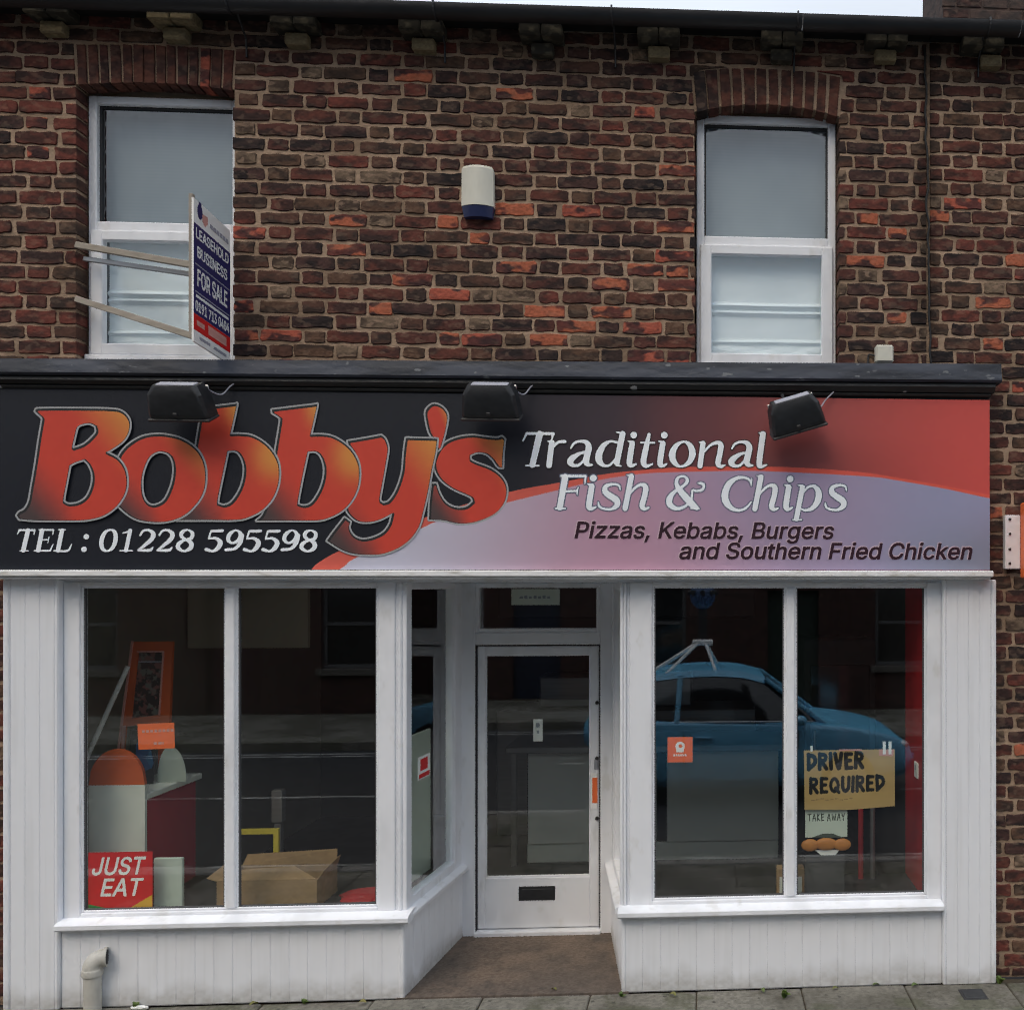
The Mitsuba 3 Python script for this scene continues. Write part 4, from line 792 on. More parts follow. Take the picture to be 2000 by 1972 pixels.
put('junction_box__lid', cbox(1.010, 1.101, -0.066, -0.0585, 3.619, 3.709, 0.006), 'mat_alarm')
put('junction_box__cable_gland', tube([(1.055, -0.03, 3.613), (1.055, -0.03, 3.585)], 0.014, 10), 'mat_seal')
put('junction_box__cable', tube(spline([(1.004, -0.02, 3.66, 0), (0.97, -0.012, 3.665, 0), (0.965, -0.012, 3.63, 0), (0.96, -0.02, 3.585, 0)], 5)[:, :3], 0.006, 6), 'mat_seal')
pts = [(1.302, -0.006, 5.47)]
for i in range(1, 26):
    z = 5.47 - i * 0.074
    pts.append((1.302 + 0.034 * i / 25 + rng.uniform(-0.009, 0.009), -0.008 + rng.uniform(-0.003, 0.003), z))
c = put('wall_cable', tube(spline([p + (0,) for p in pts], 3)[:, :3], 0.0065, 7), 'mat_rubber', True)
tag(c, 'thin black cable running straight down the brick wall right of the right upper window', 'cable')

# estate agent's board standing out from the left upper window
E = thing('estate_agent_board', 'navy and white estate agent board on two wooden poles across the left upper window', 'estate agent board')
BX = -2.632
u = np.array([0.0, 1.0, -0.085]); u /= np.linalg.norm(u); v = np.array([0.0, 0.0, 1.0]); nrm = np.array([1.0, 0.0, 0.0])
O = np.array([BX, -0.425, 3.585]); BW, BH = 0.395, 0.745
def on_board(m): return flat(m, O, u, v, nrm)
def band(t0, t1, d, x0=0.0, x1=BW): return on_board(move(trimesh.creation.box(bounds=[[x0, t0 * BH, -0.0005], [x1, t1 * BH, d]]), 0, 0, 0))
put(f'{E}__panel', on_board(cbox(0, BW, 0, BH, -0.008, 0.0, 0.002).copy().apply_transform(np.eye(4))) if False else on_board(trimesh.creation.box(bounds=[[0, 0, -0.010], [BW, BH, 0.0]])), 'mat_white_print')
put(f'{E}__navy_field', band(0.200, 0.830, 0.0012), 'mat_navy')
put(f'{E}__red_band', band(0.085, 0.198, 0.0012), 'mat_red_print')
for z in (0.545, 0.352): put(f'{E}__rule', band(z, z + 0.009, 0.0020, 0.012, BW - 0.012), 'mat_grey_print')
put(f'{E}__rule', band(0.318, 0.338, 0.0020, 0.02, BW - 0.02), 'mat_white_print')
def board_text(text, t0, h, w, x, mt='mat_white_print'):
    m = sans(text, h, w, True, 0, 0.001)
    put(f'{E}__lettering', on_board(move(m, x, t0 * BH, 0.0014)), mt)
board_text('LEASEHOLD', 0.735, 0.052, 0.355, 0.020); board_text('BUSINESS', 0.605, 0.056, 0.325, 0.034)
board_text('FOR SALE', 0.405, 0.085, 0.325, 0.034); board_text('0191 713 0404', 0.225, 0.052, 0.365, 0.015)
put(f'{E}__emblem', on_board(move(sheet(unary_union([affinity.scale(Point(0, 0).buffer(0.026, 8), 1, 1.5), sbox(-0.012, 0.02, 0.012, 0.05)]), 0.001), 0.062, 0.935 * BH, 0.0008)), 'mat_navy')
put(f'{E}__emblem', on_board(move(sheet(Polygon([(-0.03, 0.022), (0.028, 0.03), (0.030, -0.006), (0.0, -0.036), (-0.026, -0.016)]), 0.001), 0.115, 0.905 * BH, 0.0008)), 'mat_pink_print')
put(f'{E}__small_print', merge(*[band(0.885, 0.915, 0.0016, 0.17 + 0.035 * i, 0.198 + 0.035 * i) for i in range(6)]), 'mat_grey_print')
put(f'{E}__small_print', merge(band(0.036, 0.056, 0.0016, 0.06, 0.17), band(0.034, 0.054, 0.0016, 0.21, 0.35)), 'mat_grey_print')
put(f'{E}__small_print', merge(band(0.125, 0.160, 0.002, 0.03, 0.11), band(0.112, 0.178, 0.002, 0.15, 0.35)), 'mat_pink_print')
def pole(a, b, w=0.017):
    a, b = np.array(a, float), np.array(b, float); d = b - a; L = np.linalg.norm(d)
    m = cbox(-w, w, -w * 0.8, w * 0.8, 0, L, 0.003)
    M = trimesh.geometry.align_vectors([0, 0, 1], d / L); M[:3, 3] = a; return xf(m, M)
put(f'{E}__pole', pole((-3.462, -0.01, 4.204), (-2.645, -0.40, 3.985)), 'mat_wood')
put(f'{E}__pole', pole((-3.440, 0.02, 4.138), (-2.645, -0.30, 3.960), 0.013), 'mat_steel')
put(f'{E}__pole', pole((-3.462, -0.01, 3.905), (-2.645, -0.40, 3.615)), 'mat_wood')
put(f'{E}__edge_post', merge(cbox(BX - 0.030, BX - 0.011, -0.418, -0.388, 3.60, 4.355, 0.003), cbox(BX - 0.030, BX - 0.011, -0.07, -0.045, 3.56, 4.28, 0.003)), 'mat_wood')

# projecting sign at the right edge
W = thing('projecting_sign', 'orange projecting sign on a white screwed bracket at the right edge of the photo', 'sign')
put(f'{W}__bracket', cbox(1.770, 1.862, -0.052, -0.004, 2.414, 2.730, 0.004), 'mat_white')
for z in (2.705, 2.62, 2.53, 2.447): put(f'{W}__screw', tube([(1.797 if z != 2.62 else 1.80, -0.050, z), (1.797, -0.058, z)], 0.008, 8), 'mat_seal')
put(f'{W}__panel', cbox(1.858, 1.905, -0.62, -0.056, 2.36, 2.80, 0.008), 'mat_orange')

# drain pipe stub in front of the left stall riser
Pp = thing('drain_pipe', 'short grey waste pipe with elbow in front of the left stall riser', 'pipe')
put(f'{Pp}__pipe', tube([(-3.310, -0.125, -0.02), (-3.312, -0.125, 0.20)], 0.042, 18), 'mat_pipe', 40)
put(f'{Pp}__collar', tube([(-3.312, -0.125, 0.196), (-3.312, -0.125, 0.202), (-3.312, -0.125, 0.230), (-3.312, -0.125, 0.236)], [0.046, 0.051, 0.051, 0.046], 18), 'mat_pipe', 40)
arc = [(-3.312 + 0.052 * (1 - math.cos(t)), -0.125 + 0.02 * (1 - math.cos(t)), 0.242 + 0.048 * math.sin(t)) for t in np.linspace(0, math.pi / 2, 8)]
put(f'{Pp}__elbow', tube([(-3.312, -0.125, 0.230)] + arc, 0.046, 18), 'mat_pipe', 40)
put(f'{Pp}__mouth', tube([(-3.262, -0.106, 0.290), (-3.248, -0.101, 0.290)], [0.052, 0.052], 18), 'mat_pipe', 40)
put(f'{Pp}__opening', tube([(-3.2485, -0.1012, 0.290), (-3.2465, -0.1004, 0.290)], [0.040, 0.040], 18), 'mat_seal')  # solid black disc, the shaded inside of the pipe put into colour

# ---------------------------------------------------------------- stickers on the glass and goods behind it
YG = -0.026          # just behind the display panes
def card(poly_or_box, y, t=0.001): return prism(poly_or_box if not isinstance(poly_or_box, tuple) else sbox(*poly_or_box), y, y + t)
def text_on(key, text, h, w, x, z, y, mt, shear=0.0, bold=True): return put(key, flat(sans(text, h, w, bold, shear, 0.0006), (x, y, z), *FRONT), mt)
K = thing('window_sticker', 'red sticker with slanted white capitals in the lower left corner of the left window', 'sticker')
put(f'{K}__sheet', card((-3.392, 0.530, -3.050, 0.842), YG), 'mat_red_print')
text_on(f'{K}__lettering', 'JUST', 0.094, 0.272, -3.376, 0.718, YG - 0.0004, 'mat_white_print', 0.22)
text_on(f'{K}__lettering', 'EAT', 0.094, 0.212, -3.328, 0.600, YG - 0.0004, 'mat_white_print', 0.22)
put(f'{K}__corner', card(Polygon([(-3.170, 0.531), (-3.051, 0.531), (-3.051, 0.602)]), YG - 0.0006, 0.0005), 'mat_amber_print')
put(f'{K}__corner', card(Polygon([(-3.391, 0.531), (-3.290, 0.531), (-3.391, 0.556)]), YG - 0.0006, 0.0005), 'mat_green_print')
K = thing('window_sticker', 'tilted orange rectangular card with white lines stuck inside the left window', 'sticker')
put(f'{K}__sheet', rot(card((-3.128, 1.410, -2.932, 1.553), YG), -2, [0, 1, 0], [-3.03, 0, 1.48]), 'mat_orange')
put(f'{K}__print', rot(card(unary_union([sbox(-3.105 + i * 0.022, 1.503, -3.090 + i * 0.022, 1.518) for i in range(8)] + [sbox(-3.045, 1.434, -3.028, 1.449), sbox(-3.020, 1.434, -3.002, 1.449), sbox(-2.998, 1.434, -2.992, 1.449)]), YG - 0.0006, 0.0005), -2, [0, 1, 0], [-3.03, 0, 1.48]), 'mat_pink_print')
K = thing('window_sticker', 'square orange sticker with white plate symbol on the right window', 'sticker')
put(f'{K}__sheet', card((-0.202, 1.300, -0.058, 1.446), YG), 'mat_orange')
put(f'{K}__symbol', card(unary_union([Point(-0.130, 1.392).buffer(0.027), sbox(-0.152, 1.358, -0.108, 1.376)]).difference(Point(-0.128, 1.394).buffer(0.011)), YG - 0.0006, 0.0005), 'mat_white_print')
put(f'{K}__symbol', card(unary_union([sbox(-0.168 + i * 0.013, 1.336, -0.159 + i * 0.013, 1.347) for i in range(6)]), YG - 0.0006, 0.0005), 'mat_white_print')
K = thing('window_sticker', 'small white notice stuck on the door glass', 'sticker')
put(f'{K}__sheet', card((-1.127, 1.277, -1.064, 1.426), 0.938), 'mat_white_print')
put(f'{K}__print', card(unary_union([sbox(-1.108, 1.372, -1.084, 1.400), sbox(-1.103, 1.330, -1.088, 1.350)]), 0.9372, 0.0005), 'mat_grey_print')
K = thing('window_sticker', 'upright orange sticker on the white stile of the door, below the lock', 'sticker')
put(f'{K}__sheet', card((-0.734, 0.868, -0.700, 1.036), 0.9084, 0.0008), 'mat_orange')
K = thing('window_sticker', 'pale yellow paper note at the top of the pane above the door', 'paper note')
put(f'{K}__sheet', card((-1.270, 2.186, -0.952, 2.292), 0.938), 'mat_paper')
put(f'{K}__print', card(unary_union([sbox(-1.215 + i * 0.030, 2.228, -1.195 + i * 0.030, 2.244 + 0.005 * (i % 2)) for i in range(7)]), 0.9372, 0.0005), 'mat_grey_print')

C = thing('cardboard_notice', 'brown cardboard notice lettered DRIVER REQUIRED taped inside the right window', 'notice')
CY = -0.012
put(f'{C}__card', prism(Polygon([(0.588, 1.357), (1.124, 1.358), (1.124, 1.026), (0.86, 1.008), (0.592, 1.012)]), CY, CY + 0.004), 'mat_card_light')
def mk(word, x0, x1, z0, z1, skew=0.0):
    g = marker(word, 15, 3); b = g.bounds
    g = affinity.scale(affinity.translate(g, -b[0], -b[1]), (x1 - x0) / (b[2] - b[0]), (z1 - z0) / (b[3] - b[1]), origin=(0, 0))
    g = affinity.skew(g, 0, skew, origin=(0, 0))
    return affinity.translate(g, x0, z0)
put(f'{C}__lettering', prism(mk('DRIVER', 0.608, 0.938, 1.240, 1.346, 0.8).buffer(0.0045), CY - 0.0008, CY - 0.0001), 'mat_ink')
put(f'{C}__lettering', prism(mk('REQUIRED', 0.622, 1.062, 1.098, 1.200, 2.4).buffer(0.0035), CY - 0.0008, CY - 0.0001), 'mat_ink')
put(f'{C}__faint_writing', prism(unary_union([sbox(0.63 + i * 0.028, 1.064 + 0.004 * (i % 3), 0.65 + i * 0.028, 1.070 + 0.004 * (i % 3)) for i in range(9)]), CY - 0.0006, CY - 0.0001), 'mat_card')
for x, w in ((1.052, 0.018), (1.086, 0.018), (0.626, 0.014)): put(f'{C}__tape', prism(sbox(x, 1.33 if x > 1 else 1.352, x + w, 1.405 if x > 1 else 1.385), CY - 0.0012, CY - 0.0002), 'mat_white_print')
put(f'{C}__tape', prism(Polygon([(1.03, 1.36), (1.118, 1.357), (1.112, 1.318), (1.03, 1.322)]), CY - 0.0009, CY - 0.0002), 'mat_pink_print')
put(f'{C}__tape', prism(sbox(0.795, 1.352, 0.93, 1.362), CY - 0.0009, CY - 0.0002), 'mat_pink_print')
F_ = thing('takeaway_sign', 'pale green sign reading TAKE AWAY with three orange buns below the cardboard notice', 'sign')
put(f'{F_}__panel', prism(sbox(0.598, 0.845, 0.846, 1.022), 0.0105, 0.0145), 'mat_palegreen')
put(f'{F_}__lettering', prism(mk('TAKE AWAY', 0.612, 0.832, 0.938, 0.985), 0.0098, 0.0104), 'mat_grey_ink')
for x, w in ((0.625, 0.052), (0.720, 0.066), (0.815, 0.052)): put(f'{F_}__bun', xf(trimesh.creation.icosphere(2, 1.0), np.diag([w, 0.020, 0.036, 1]) + np.array([[0, 0, 0, x], [0, 0, 0, 0.0], [0, 0, 0, 0.808 - (0.005 if x != 0.72 else 0.0)], [0, 0, 0, 0]])), 'mat_bun', True)
put(f'{F_}__tray', prism(Polygon([(0.655, 0.772), (0.800, 0.772), (0.775, 0.742), (0.690, 0.742)]), 0.004, 0.012), 'mat_white_print')
put(f'{F_}__garnish', prism(Polygon([(0.64, 0.846), (0.70, 0.866), (0.76, 0.866), (0.82, 0.842)]), 0.006, 0.010), 'mat_grey_ink')
put(f'{F_}__base', prism(sbox(0.60, 0.452, 0.83, 0.744), 0.012, 0.016), 'mat_dark_panel')
for key, x, mt, lab, z0 in (('red_pole', 1.004, 'mat_redwall', 'thin red pole standing inside the right window', 0.49), ('white_pole', 1.080, 'mat_steel', 'thin grey pole standing inside the right window, next to the red one', 0.53)):
    k = put('display_pole', tube([(x, 0.5, 0.452), (x, 0.5, 1.15)], 0.017, 12), mt, True); tag(k, lab, 'pole')
k = thing('carton', 'small pale carton behind the middle bar of the right window', 'carton')
put(f'{k}__box', cbox(0.440, 0.600, 0.07, 0.16, 0.452, 0.648, 0.004), 'mat_card'); put(f'{k}__label', cbox(0.452, 0.585, 0.068, 0.0705, 0.50, 0.60, 0.001), 'mat_paper')
k = thing('wall_socket', 'small white socket on the red side panel of the right window', 'socket')
put(f'{k}__plate', cbox(1.302, 1.313, 0.20, 0.29, 1.14, 1.235, 0.003), 'mat_white_print'); put(f'{k}__switch', cbox(1.298, 1.3025, 0.232, 0.252, 1.19, 1.22, 0.001), 'mat_grey_print')

# left window display
D2 = thing('display_board', 'white board with orange domed top standing in the left window', 'display board')
xs = np.linspace(-3.495, -3.186, 25); xm, hw = -3.3405, 0.1545
put(f'{D2}__panel', prism(sbox(-3.495, 0.452, -3.186, 1.178), 0.15, 0.172), 'mat_paper')
put(f'{D2}__dome', prism(Polygon([(x, 1.1785 + 0.205 * math.sqrt(max(0, 1 - ((x - xm) / hw) ** 2))) for x in xs]), 0.149, 0.173), 'mat_orange_deep')
D3 = thing('cabinet', 'dark red cabinet with grey worktop behind the orange domed board', 'cabinet')
put(f'{D3}__side', cbox(-3.40, -3.2325, 0.20, 0.78, 0.452, 1.085, 0.004), 'mat_maroon')
put(f'{D3}__door', cbox(-3.232, -3.212, 0.205, 0.775, 0.47, 1.075, 0.004), 'mat_maroon')
put(f'{D3}__worktop', cbox(-3.46, -3.186, 0.18, 0.80, 1.086, 1.122, 0.005), 'mat_counter')
k = put('round_card', prism(Polygon([(-3.302, 1.124), (-3.135, 1.124)] + [(-3.232 + 0.097 * math.cos(t) * (1 if math.cos(t) > 0 else 0.72), 1.15 + 0.19 * math.sin(t)) for t in np.linspace(0.0, math.pi, 20)]), 0.5, 0.504), 'mat_palegreen')
tag(k, 'pale green card with rounded top standing on the grey worktop', 'card')
k = thing('poster', 'dark poster with blue shapes propped on the grey worktop', 'poster')
put(f'{k}__sheet', prism(Polygon([(-3.45, 1.124), (-3.30, 1.124), (-3.28, 1.46), (-3.43, 1.455)]), 0.45, 0.455), 'mat_dark_panel')
put(f'{k}__print', prism(Polygon([(-3.40, 1.36), (-3.36, 1.42), (-3.31, 1.40), (-3.305, 1.34), (-3.345, 1.29), (-3.31, 1.22), (-3.35, 1.20), (-3.40, 1.27)]), 0.4485, 0.4495), 'mat_blue_dark')
put(f'{k}__print', prism(Polygon([(-3.345, 1.285), (-3.312, 1.33), (-3.296, 1.25), (-3.31, 1.215)]), 0.447, 0.4482), 'mat_skyblue')
k = thing('easel_board', 'tall orange framed menu board leaning inside the left window', 'menu board')
Eo = Polygon([(-3.455, 1.975), (-3.225, 1.975), (-3.255, 1.13), (-3.560, 1.13)]); Ei = Polygon([(-3.425, 1.915), (-3.275, 1.915), (-3.300, 1.53), (-3.465, 1.51)])
put(f'{k}__frame', prism(Eo.difference(Ei).difference(Polygon([(-3.50, 1.46), (-3.31, 1.48), (-3.31, 1.13), (-3.53, 1.13)])), 0.52, 0.545), 'mat_orange_deep')
put(f'{k}__menu', prism(Ei.buffer(0.004), 0.530, 0.538), 'mat_menu_print')
put(f'{k}__edge', prism(unary_union([LineString([(-3.457, 1.977), (-3.562, 1.13)]).buffer(0.006), LineString([(-3.425, 1.915), (-3.275, 1.915), (-3.300, 1.53)]).buffer(0.004), LineString([(-3.505, 1.46), (-3.525, 1.16)]).buffer(0.008)]), 0.512, 0.5198), 'mat_pink_print')
put(f'{k}__print', prism(sbox(-3.43, 1.848, -3.285, 1.856), 0.5285, 0.5298), 'mat_grey_print')
k = put('display_pole', tube([(-3.458, 0.47, 1.83), (-3.72, 0.40, 1.14)], 0.014, 10), 'mat_white_print', True); tag(k, 'thin grey pole leaning diagonally against the orange framed board', 'pole')
k = put('leaflet_stand', cbox(-3.085, -2.930, 0.05, 0.075, 0.452, 0.782, 0.003), 'mat_palegreen'); tag(k, 'plain pale green panel standing right of the red sticker', 'panel')
BXX = thing('cardboard_box', 'open brown cardboard box with flaps up in the left window', 'cardboard box')
bx0, bx1, by0, by1, bz0, bz1 = -2.785, -2.225, 0.14, 0.46, 0.452, 0.618
put(f'{BXX}__body', merge(cbox(bx0, bx1, by0, by0 + 0.006, bz0, bz1, 0.001), cbox(bx0, bx1, by1 - 0.006, by1, bz0, bz1, 0.001), cbox(bx0, bx0 + 0.006, by0 + 0.006, by1 - 0.006, bz0, bz1, 0.001), cbox(bx1 - 0.006, bx1, by0 + 0.006, by1 - 0.006, bz0, bz1, 0.001), cbox(bx0 + 0.006, bx1 - 0.006, by0 + 0.006, by1 - 0.006, bz0, bz0 + 0.006, 0.001)), 'mat_card')
def flap(a, b, da, db):
    a, b, da, db = map(np.array, (a, b, da, db)); q = np.array([a, b, b + db, a + da]); n_ = np.cross(b - a, da); n_ = n_ / np.linalg.norm(n_) * 0.004
    return trimesh.convex.convex_hull(np.vstack([q, q + n_]))
put(f'{BXX}__flap', flap((bx0, by0, bz1), (bx1, by0, bz1), (0.02, 0.10, 0.030), (-0.18, 0.13, 0.045)), 'mat_card')
put(f'{BXX}__flap', flap((bx0, by1, bz1), (bx1, by1, bz1), (0.01, 0.05, 0.055), (-0.01, 0.03, 0.085)), 'mat_card')
put(f'{BXX}__flap', flap((bx0, by0, bz1), (bx0, by1, bz1), (-0.06, 0.01, 0.015), (-0.075, -0.01, 0.03)), 'mat_card')
put(f'{BXX}__flap', flap((bx1, by0, bz1), (bx1, by1, bz1), (0.03, 0.01, 0.050), (0.02, -0.01, 0.06)), 'mat_card')
k = put('yellow_frame', prism(sbox(-2.95, 0.452, -2.640, 0.800).difference(sbox(-2.92, 0.48, -2.672, 0.768)), 0.62, 0.64), 'mat_yellow'); tag(k, 'yellow frame standing behind the cardboard box', 'frame')
k = thing('steel_post', 'grey metal post behind the cardboard box', 'post'); put(f'{k}__post', cbox(-2.745, -2.700, 0.8, 0.845, 0.0, 0.79, 0.004), 'mat_steel'); put(f'{k}__head', cbox(-2.757, -2.690, 0.79, 0.855, 0.795, 1.005, 0.006), 'mat_steel')
V = trimesh.creation.icosphere(4, 1.0); P3 = np.array(V.vertices); V.vertices = P3 * (0.75 + 0.5 * meshkit.fbm(P3 * 3.1 + 2, 4)[:, None]) * np.array([0.17, 0.14, 0.036]) + np.array([-1.99, 0.34, 0.455])
k = put('red_cloth', V, 'mat_redwall', True)
tag(k, 'crumpled red cloth lying right of the cardboard box', 'cloth')
k = put('leaflet', move(rot(cbox(-0.13, 0.0, 0.0, 0.08, 0.0, 0.004, 0.001), 8, [0, 0, 1]), -2.75, 0.08, 0.453), 'mat_card'); tag(k, 'flat brown card lying left of the cardboard box', 'card')
k = thing('return_panel', 'pale panel standing behind the left side pane of the entrance', 'panel')
put(f'{k}__board', local(cbox(0.09, 0.79, -0.16, -0.145, 0.50, 1.40, 0.003), LA, LB, 1), 'mat_palegreen')
K = thing('window_sticker', 'small red and white sticker on the angled glass left of the door', 'sticker')
put(f'{K}__sheet', local(cbox(0.285, 0.470, -0.029, -0.0275, 1.165, 1.300, 0.0), LA, LB, 1), 'mat_white_print')
put(f'{K}__print', local(merge(cbox(0.285 + 0.01, 0.470 - 0.01, -0.0274, -0.0268, 1.172, 1.198, 0.0), cbox(0.285 + 0.03, 0.470 - 0.04, -0.0274, -0.0268, 1.215, 1.285, 0.0)), LA, LB, 1), 'mat_red_print')

# back of the shop
C2 = thing('shop_counter', 'pale panelled serving counter with steel top at the back of the shop', 'counter')
put(f'{C2}__top', cbox(-1.62, 0.70, 2.50, 3.30, 0.93, 0.985, 0.008), 'mat_steel')
for a, b in ((-1.45, -0.385), (-0.300, 0.64)): put(f'{C2}__front_panel', cbox(a, b, 2.60, 2.62, 0.16, 0.925, 0.004), 'mat_counter')
put(f'{C2}__plinth', cbox(-1.46, 0.64, 2.62, 3.2, 0.0, 0.155, 0.004), 'mat_counter')
put(f'{C2}__post', cbox(-1.575, -1.53, 2.52, 2.565, 0.0, 0.93, 0.004), 'mat_steel')
put(f'{C2}__carcass', cbox(-1.46, 0.64, 2.625, 3.2, 0.16, 0.92, 0.004), 'mat_dark_panel')
R_ = thing('frying_range', 'steel frying range behind the serving counter', 'range')
put(f'{R_}__body', cbox(-1.9, 0.5, 3.55, 4.25, 0.0, 1.15, 0.01), 'mat_steel')
put(f'{R_}__cabinet', cbox(-1.55, -0.1, 3.75, 4.25, 1.15, 1.45, 0.02), 'mat_steel')
put(f'{R_}__hood', cbox(-1.9, 0.5, 3.6, 4.3, 2.0, 2.3, 0.02), 'mat_dark_panel')
M_ = put('menu_board', cbox(-3.78, -2.92, 1.80, 1.85, 1.852, 2.60, 0.004), 'mat_beige'); tag(M_, 'beige menu panel hanging high in the left window', 'menu panel')
k = thing('drinks_fridge', 'tall dark drinks fridge behind the right window', 'fridge')
put(f'{k}__cabinet', cbox(0.78, 1.34, 1.85, 2.4, 0.0, 1.9, 0.01), 'mat_dark_panel'); put(f'{k}__glass_door', cbox(0.83, 1.29, 1.838, 1.8495, 0.2, 1.7, 0.004), 'mat_car_glass'); put(f'{k}__handle', tube([(0.86, 1.81, 0.7), (0.86, 1.81, 1.2)], 0.01, 8), 'mat_steel')

# ---------------------------------------------------------------- pavement details
k = thing('drain_cover', 'small dark metal stopcock cover set in the pavement by the right pilaster', 'cover')
put(f'{k}__frame', cbox(1.46, 1.60, -0.30, -0.16, -0.02, 0.0055, 0.003), 'mat_seal'); put(f'{k}__lid', cbox(1.472, 1.588, -0.288, -0.172, 0.0, 0.0085, 0.002), 'mat_black_metal')
def leaf_shape(s):
    t = np.linspace(0, math.pi, 9); up_ = [(s * (0.5 - 0.5 * math.cos(a)), 0.30 * s * math.sin(a) ** 1.2) for a in t]; lo_ = [(x, -y) for x, y in up_[::-1][1:-1]]
    V = np.array([(x, y, 0.18 * s * math.sin(math.pi * x / s) + 0.5 * abs(y)) for x, y in up_ + lo_]); c = V.mean(0); n = len(V)
    return trimesh.Trimesh(np.vstack([V, c]), [[i, (i + 1) % n, n] for i in range(n)], process=False)
r = np.random.default_rng(5)
for i, (x, y) in enumerate([(0.33, -0.10), (0.74, -0.13), (0.98, -0.09), (-2.45, -0.10), (-1.9, -0.12), (-0.15, -0.16), (1.20, -0.12), (-0.86, -0.02)]):
    k = put('fallen_leaf', move(rot(rot(leaf_shape(0.035 + 0.015 * r.random()), r.uniform(0, 360), [0, 0, 1]), r.uniform(-15, 15), [1, 0, 0]), x, y, 0.012), 'mat_leaf', True)
    tag(k, 'small dry leaf lying on the ground at the foot of the shopfront', 'leaf', 'dry leaves at the foot of the shopfront')
def weed(x, y, s, n, lab):
    ms = []
    for i in range(n):
        a = r.uniform(0, 2 * math.pi); e = r.uniform(25, 75)
        ms.append(move(rot(rot(leaf_shape(s * r.uniform(0.6, 1)), -e, [0, 1, 0]), math.degrees(a), [0, 0, 1]), x + r.uniform(-.008, .008), y + r.uniform(-.006, .006), 0.0))
    k = put('weed', merge(*ms), 'mat_weed', True); tag(k, lab, 'weed')
mat('mat_weed', lambda p, n, uv: mix((0.05, 0.10, 0.02), (0.11, 0.15, 0.03), noise(p.x * 60, p.y * 60, p.z * 60)), 0.6)
weed(0.458, -0.20, 0.05, 12, 'tiny green weed growing in the paving joint before the right stall riser')
weed(1.725, -0.09, 0.05, 14, 'small green weed at the foot of the brick wall beside the right pilaster')
weed(-0.455, -0.125, 0.035, 8, 'tiny green weed at the right corner of the entrance')
weed(-2.20, -0.095, 0.035, 9, 'tiny green weed at the foot of the left stall riser')
weed(-3.10, -0.095, 0.045, 9, 'small weed beside the grey waste pipe')
V = trimesh.creation.icosphere(3, 1.0); P3 = np.array(V.vertices)
V.vertices = P3 * (0.6 + 0.8 * meshkit.fbm(P3 * 2.6 + 5, 3)[:, None]) * np.array([0.045, 0.012, 0.011]) + np.array([-3.08, -0.10, 0.008])
k = put('paper_scrap', V, 'mat_white_print', False); tag(k, 'scrap of crumpled white paper on the pavement near the grey waste pipe', 'paper')

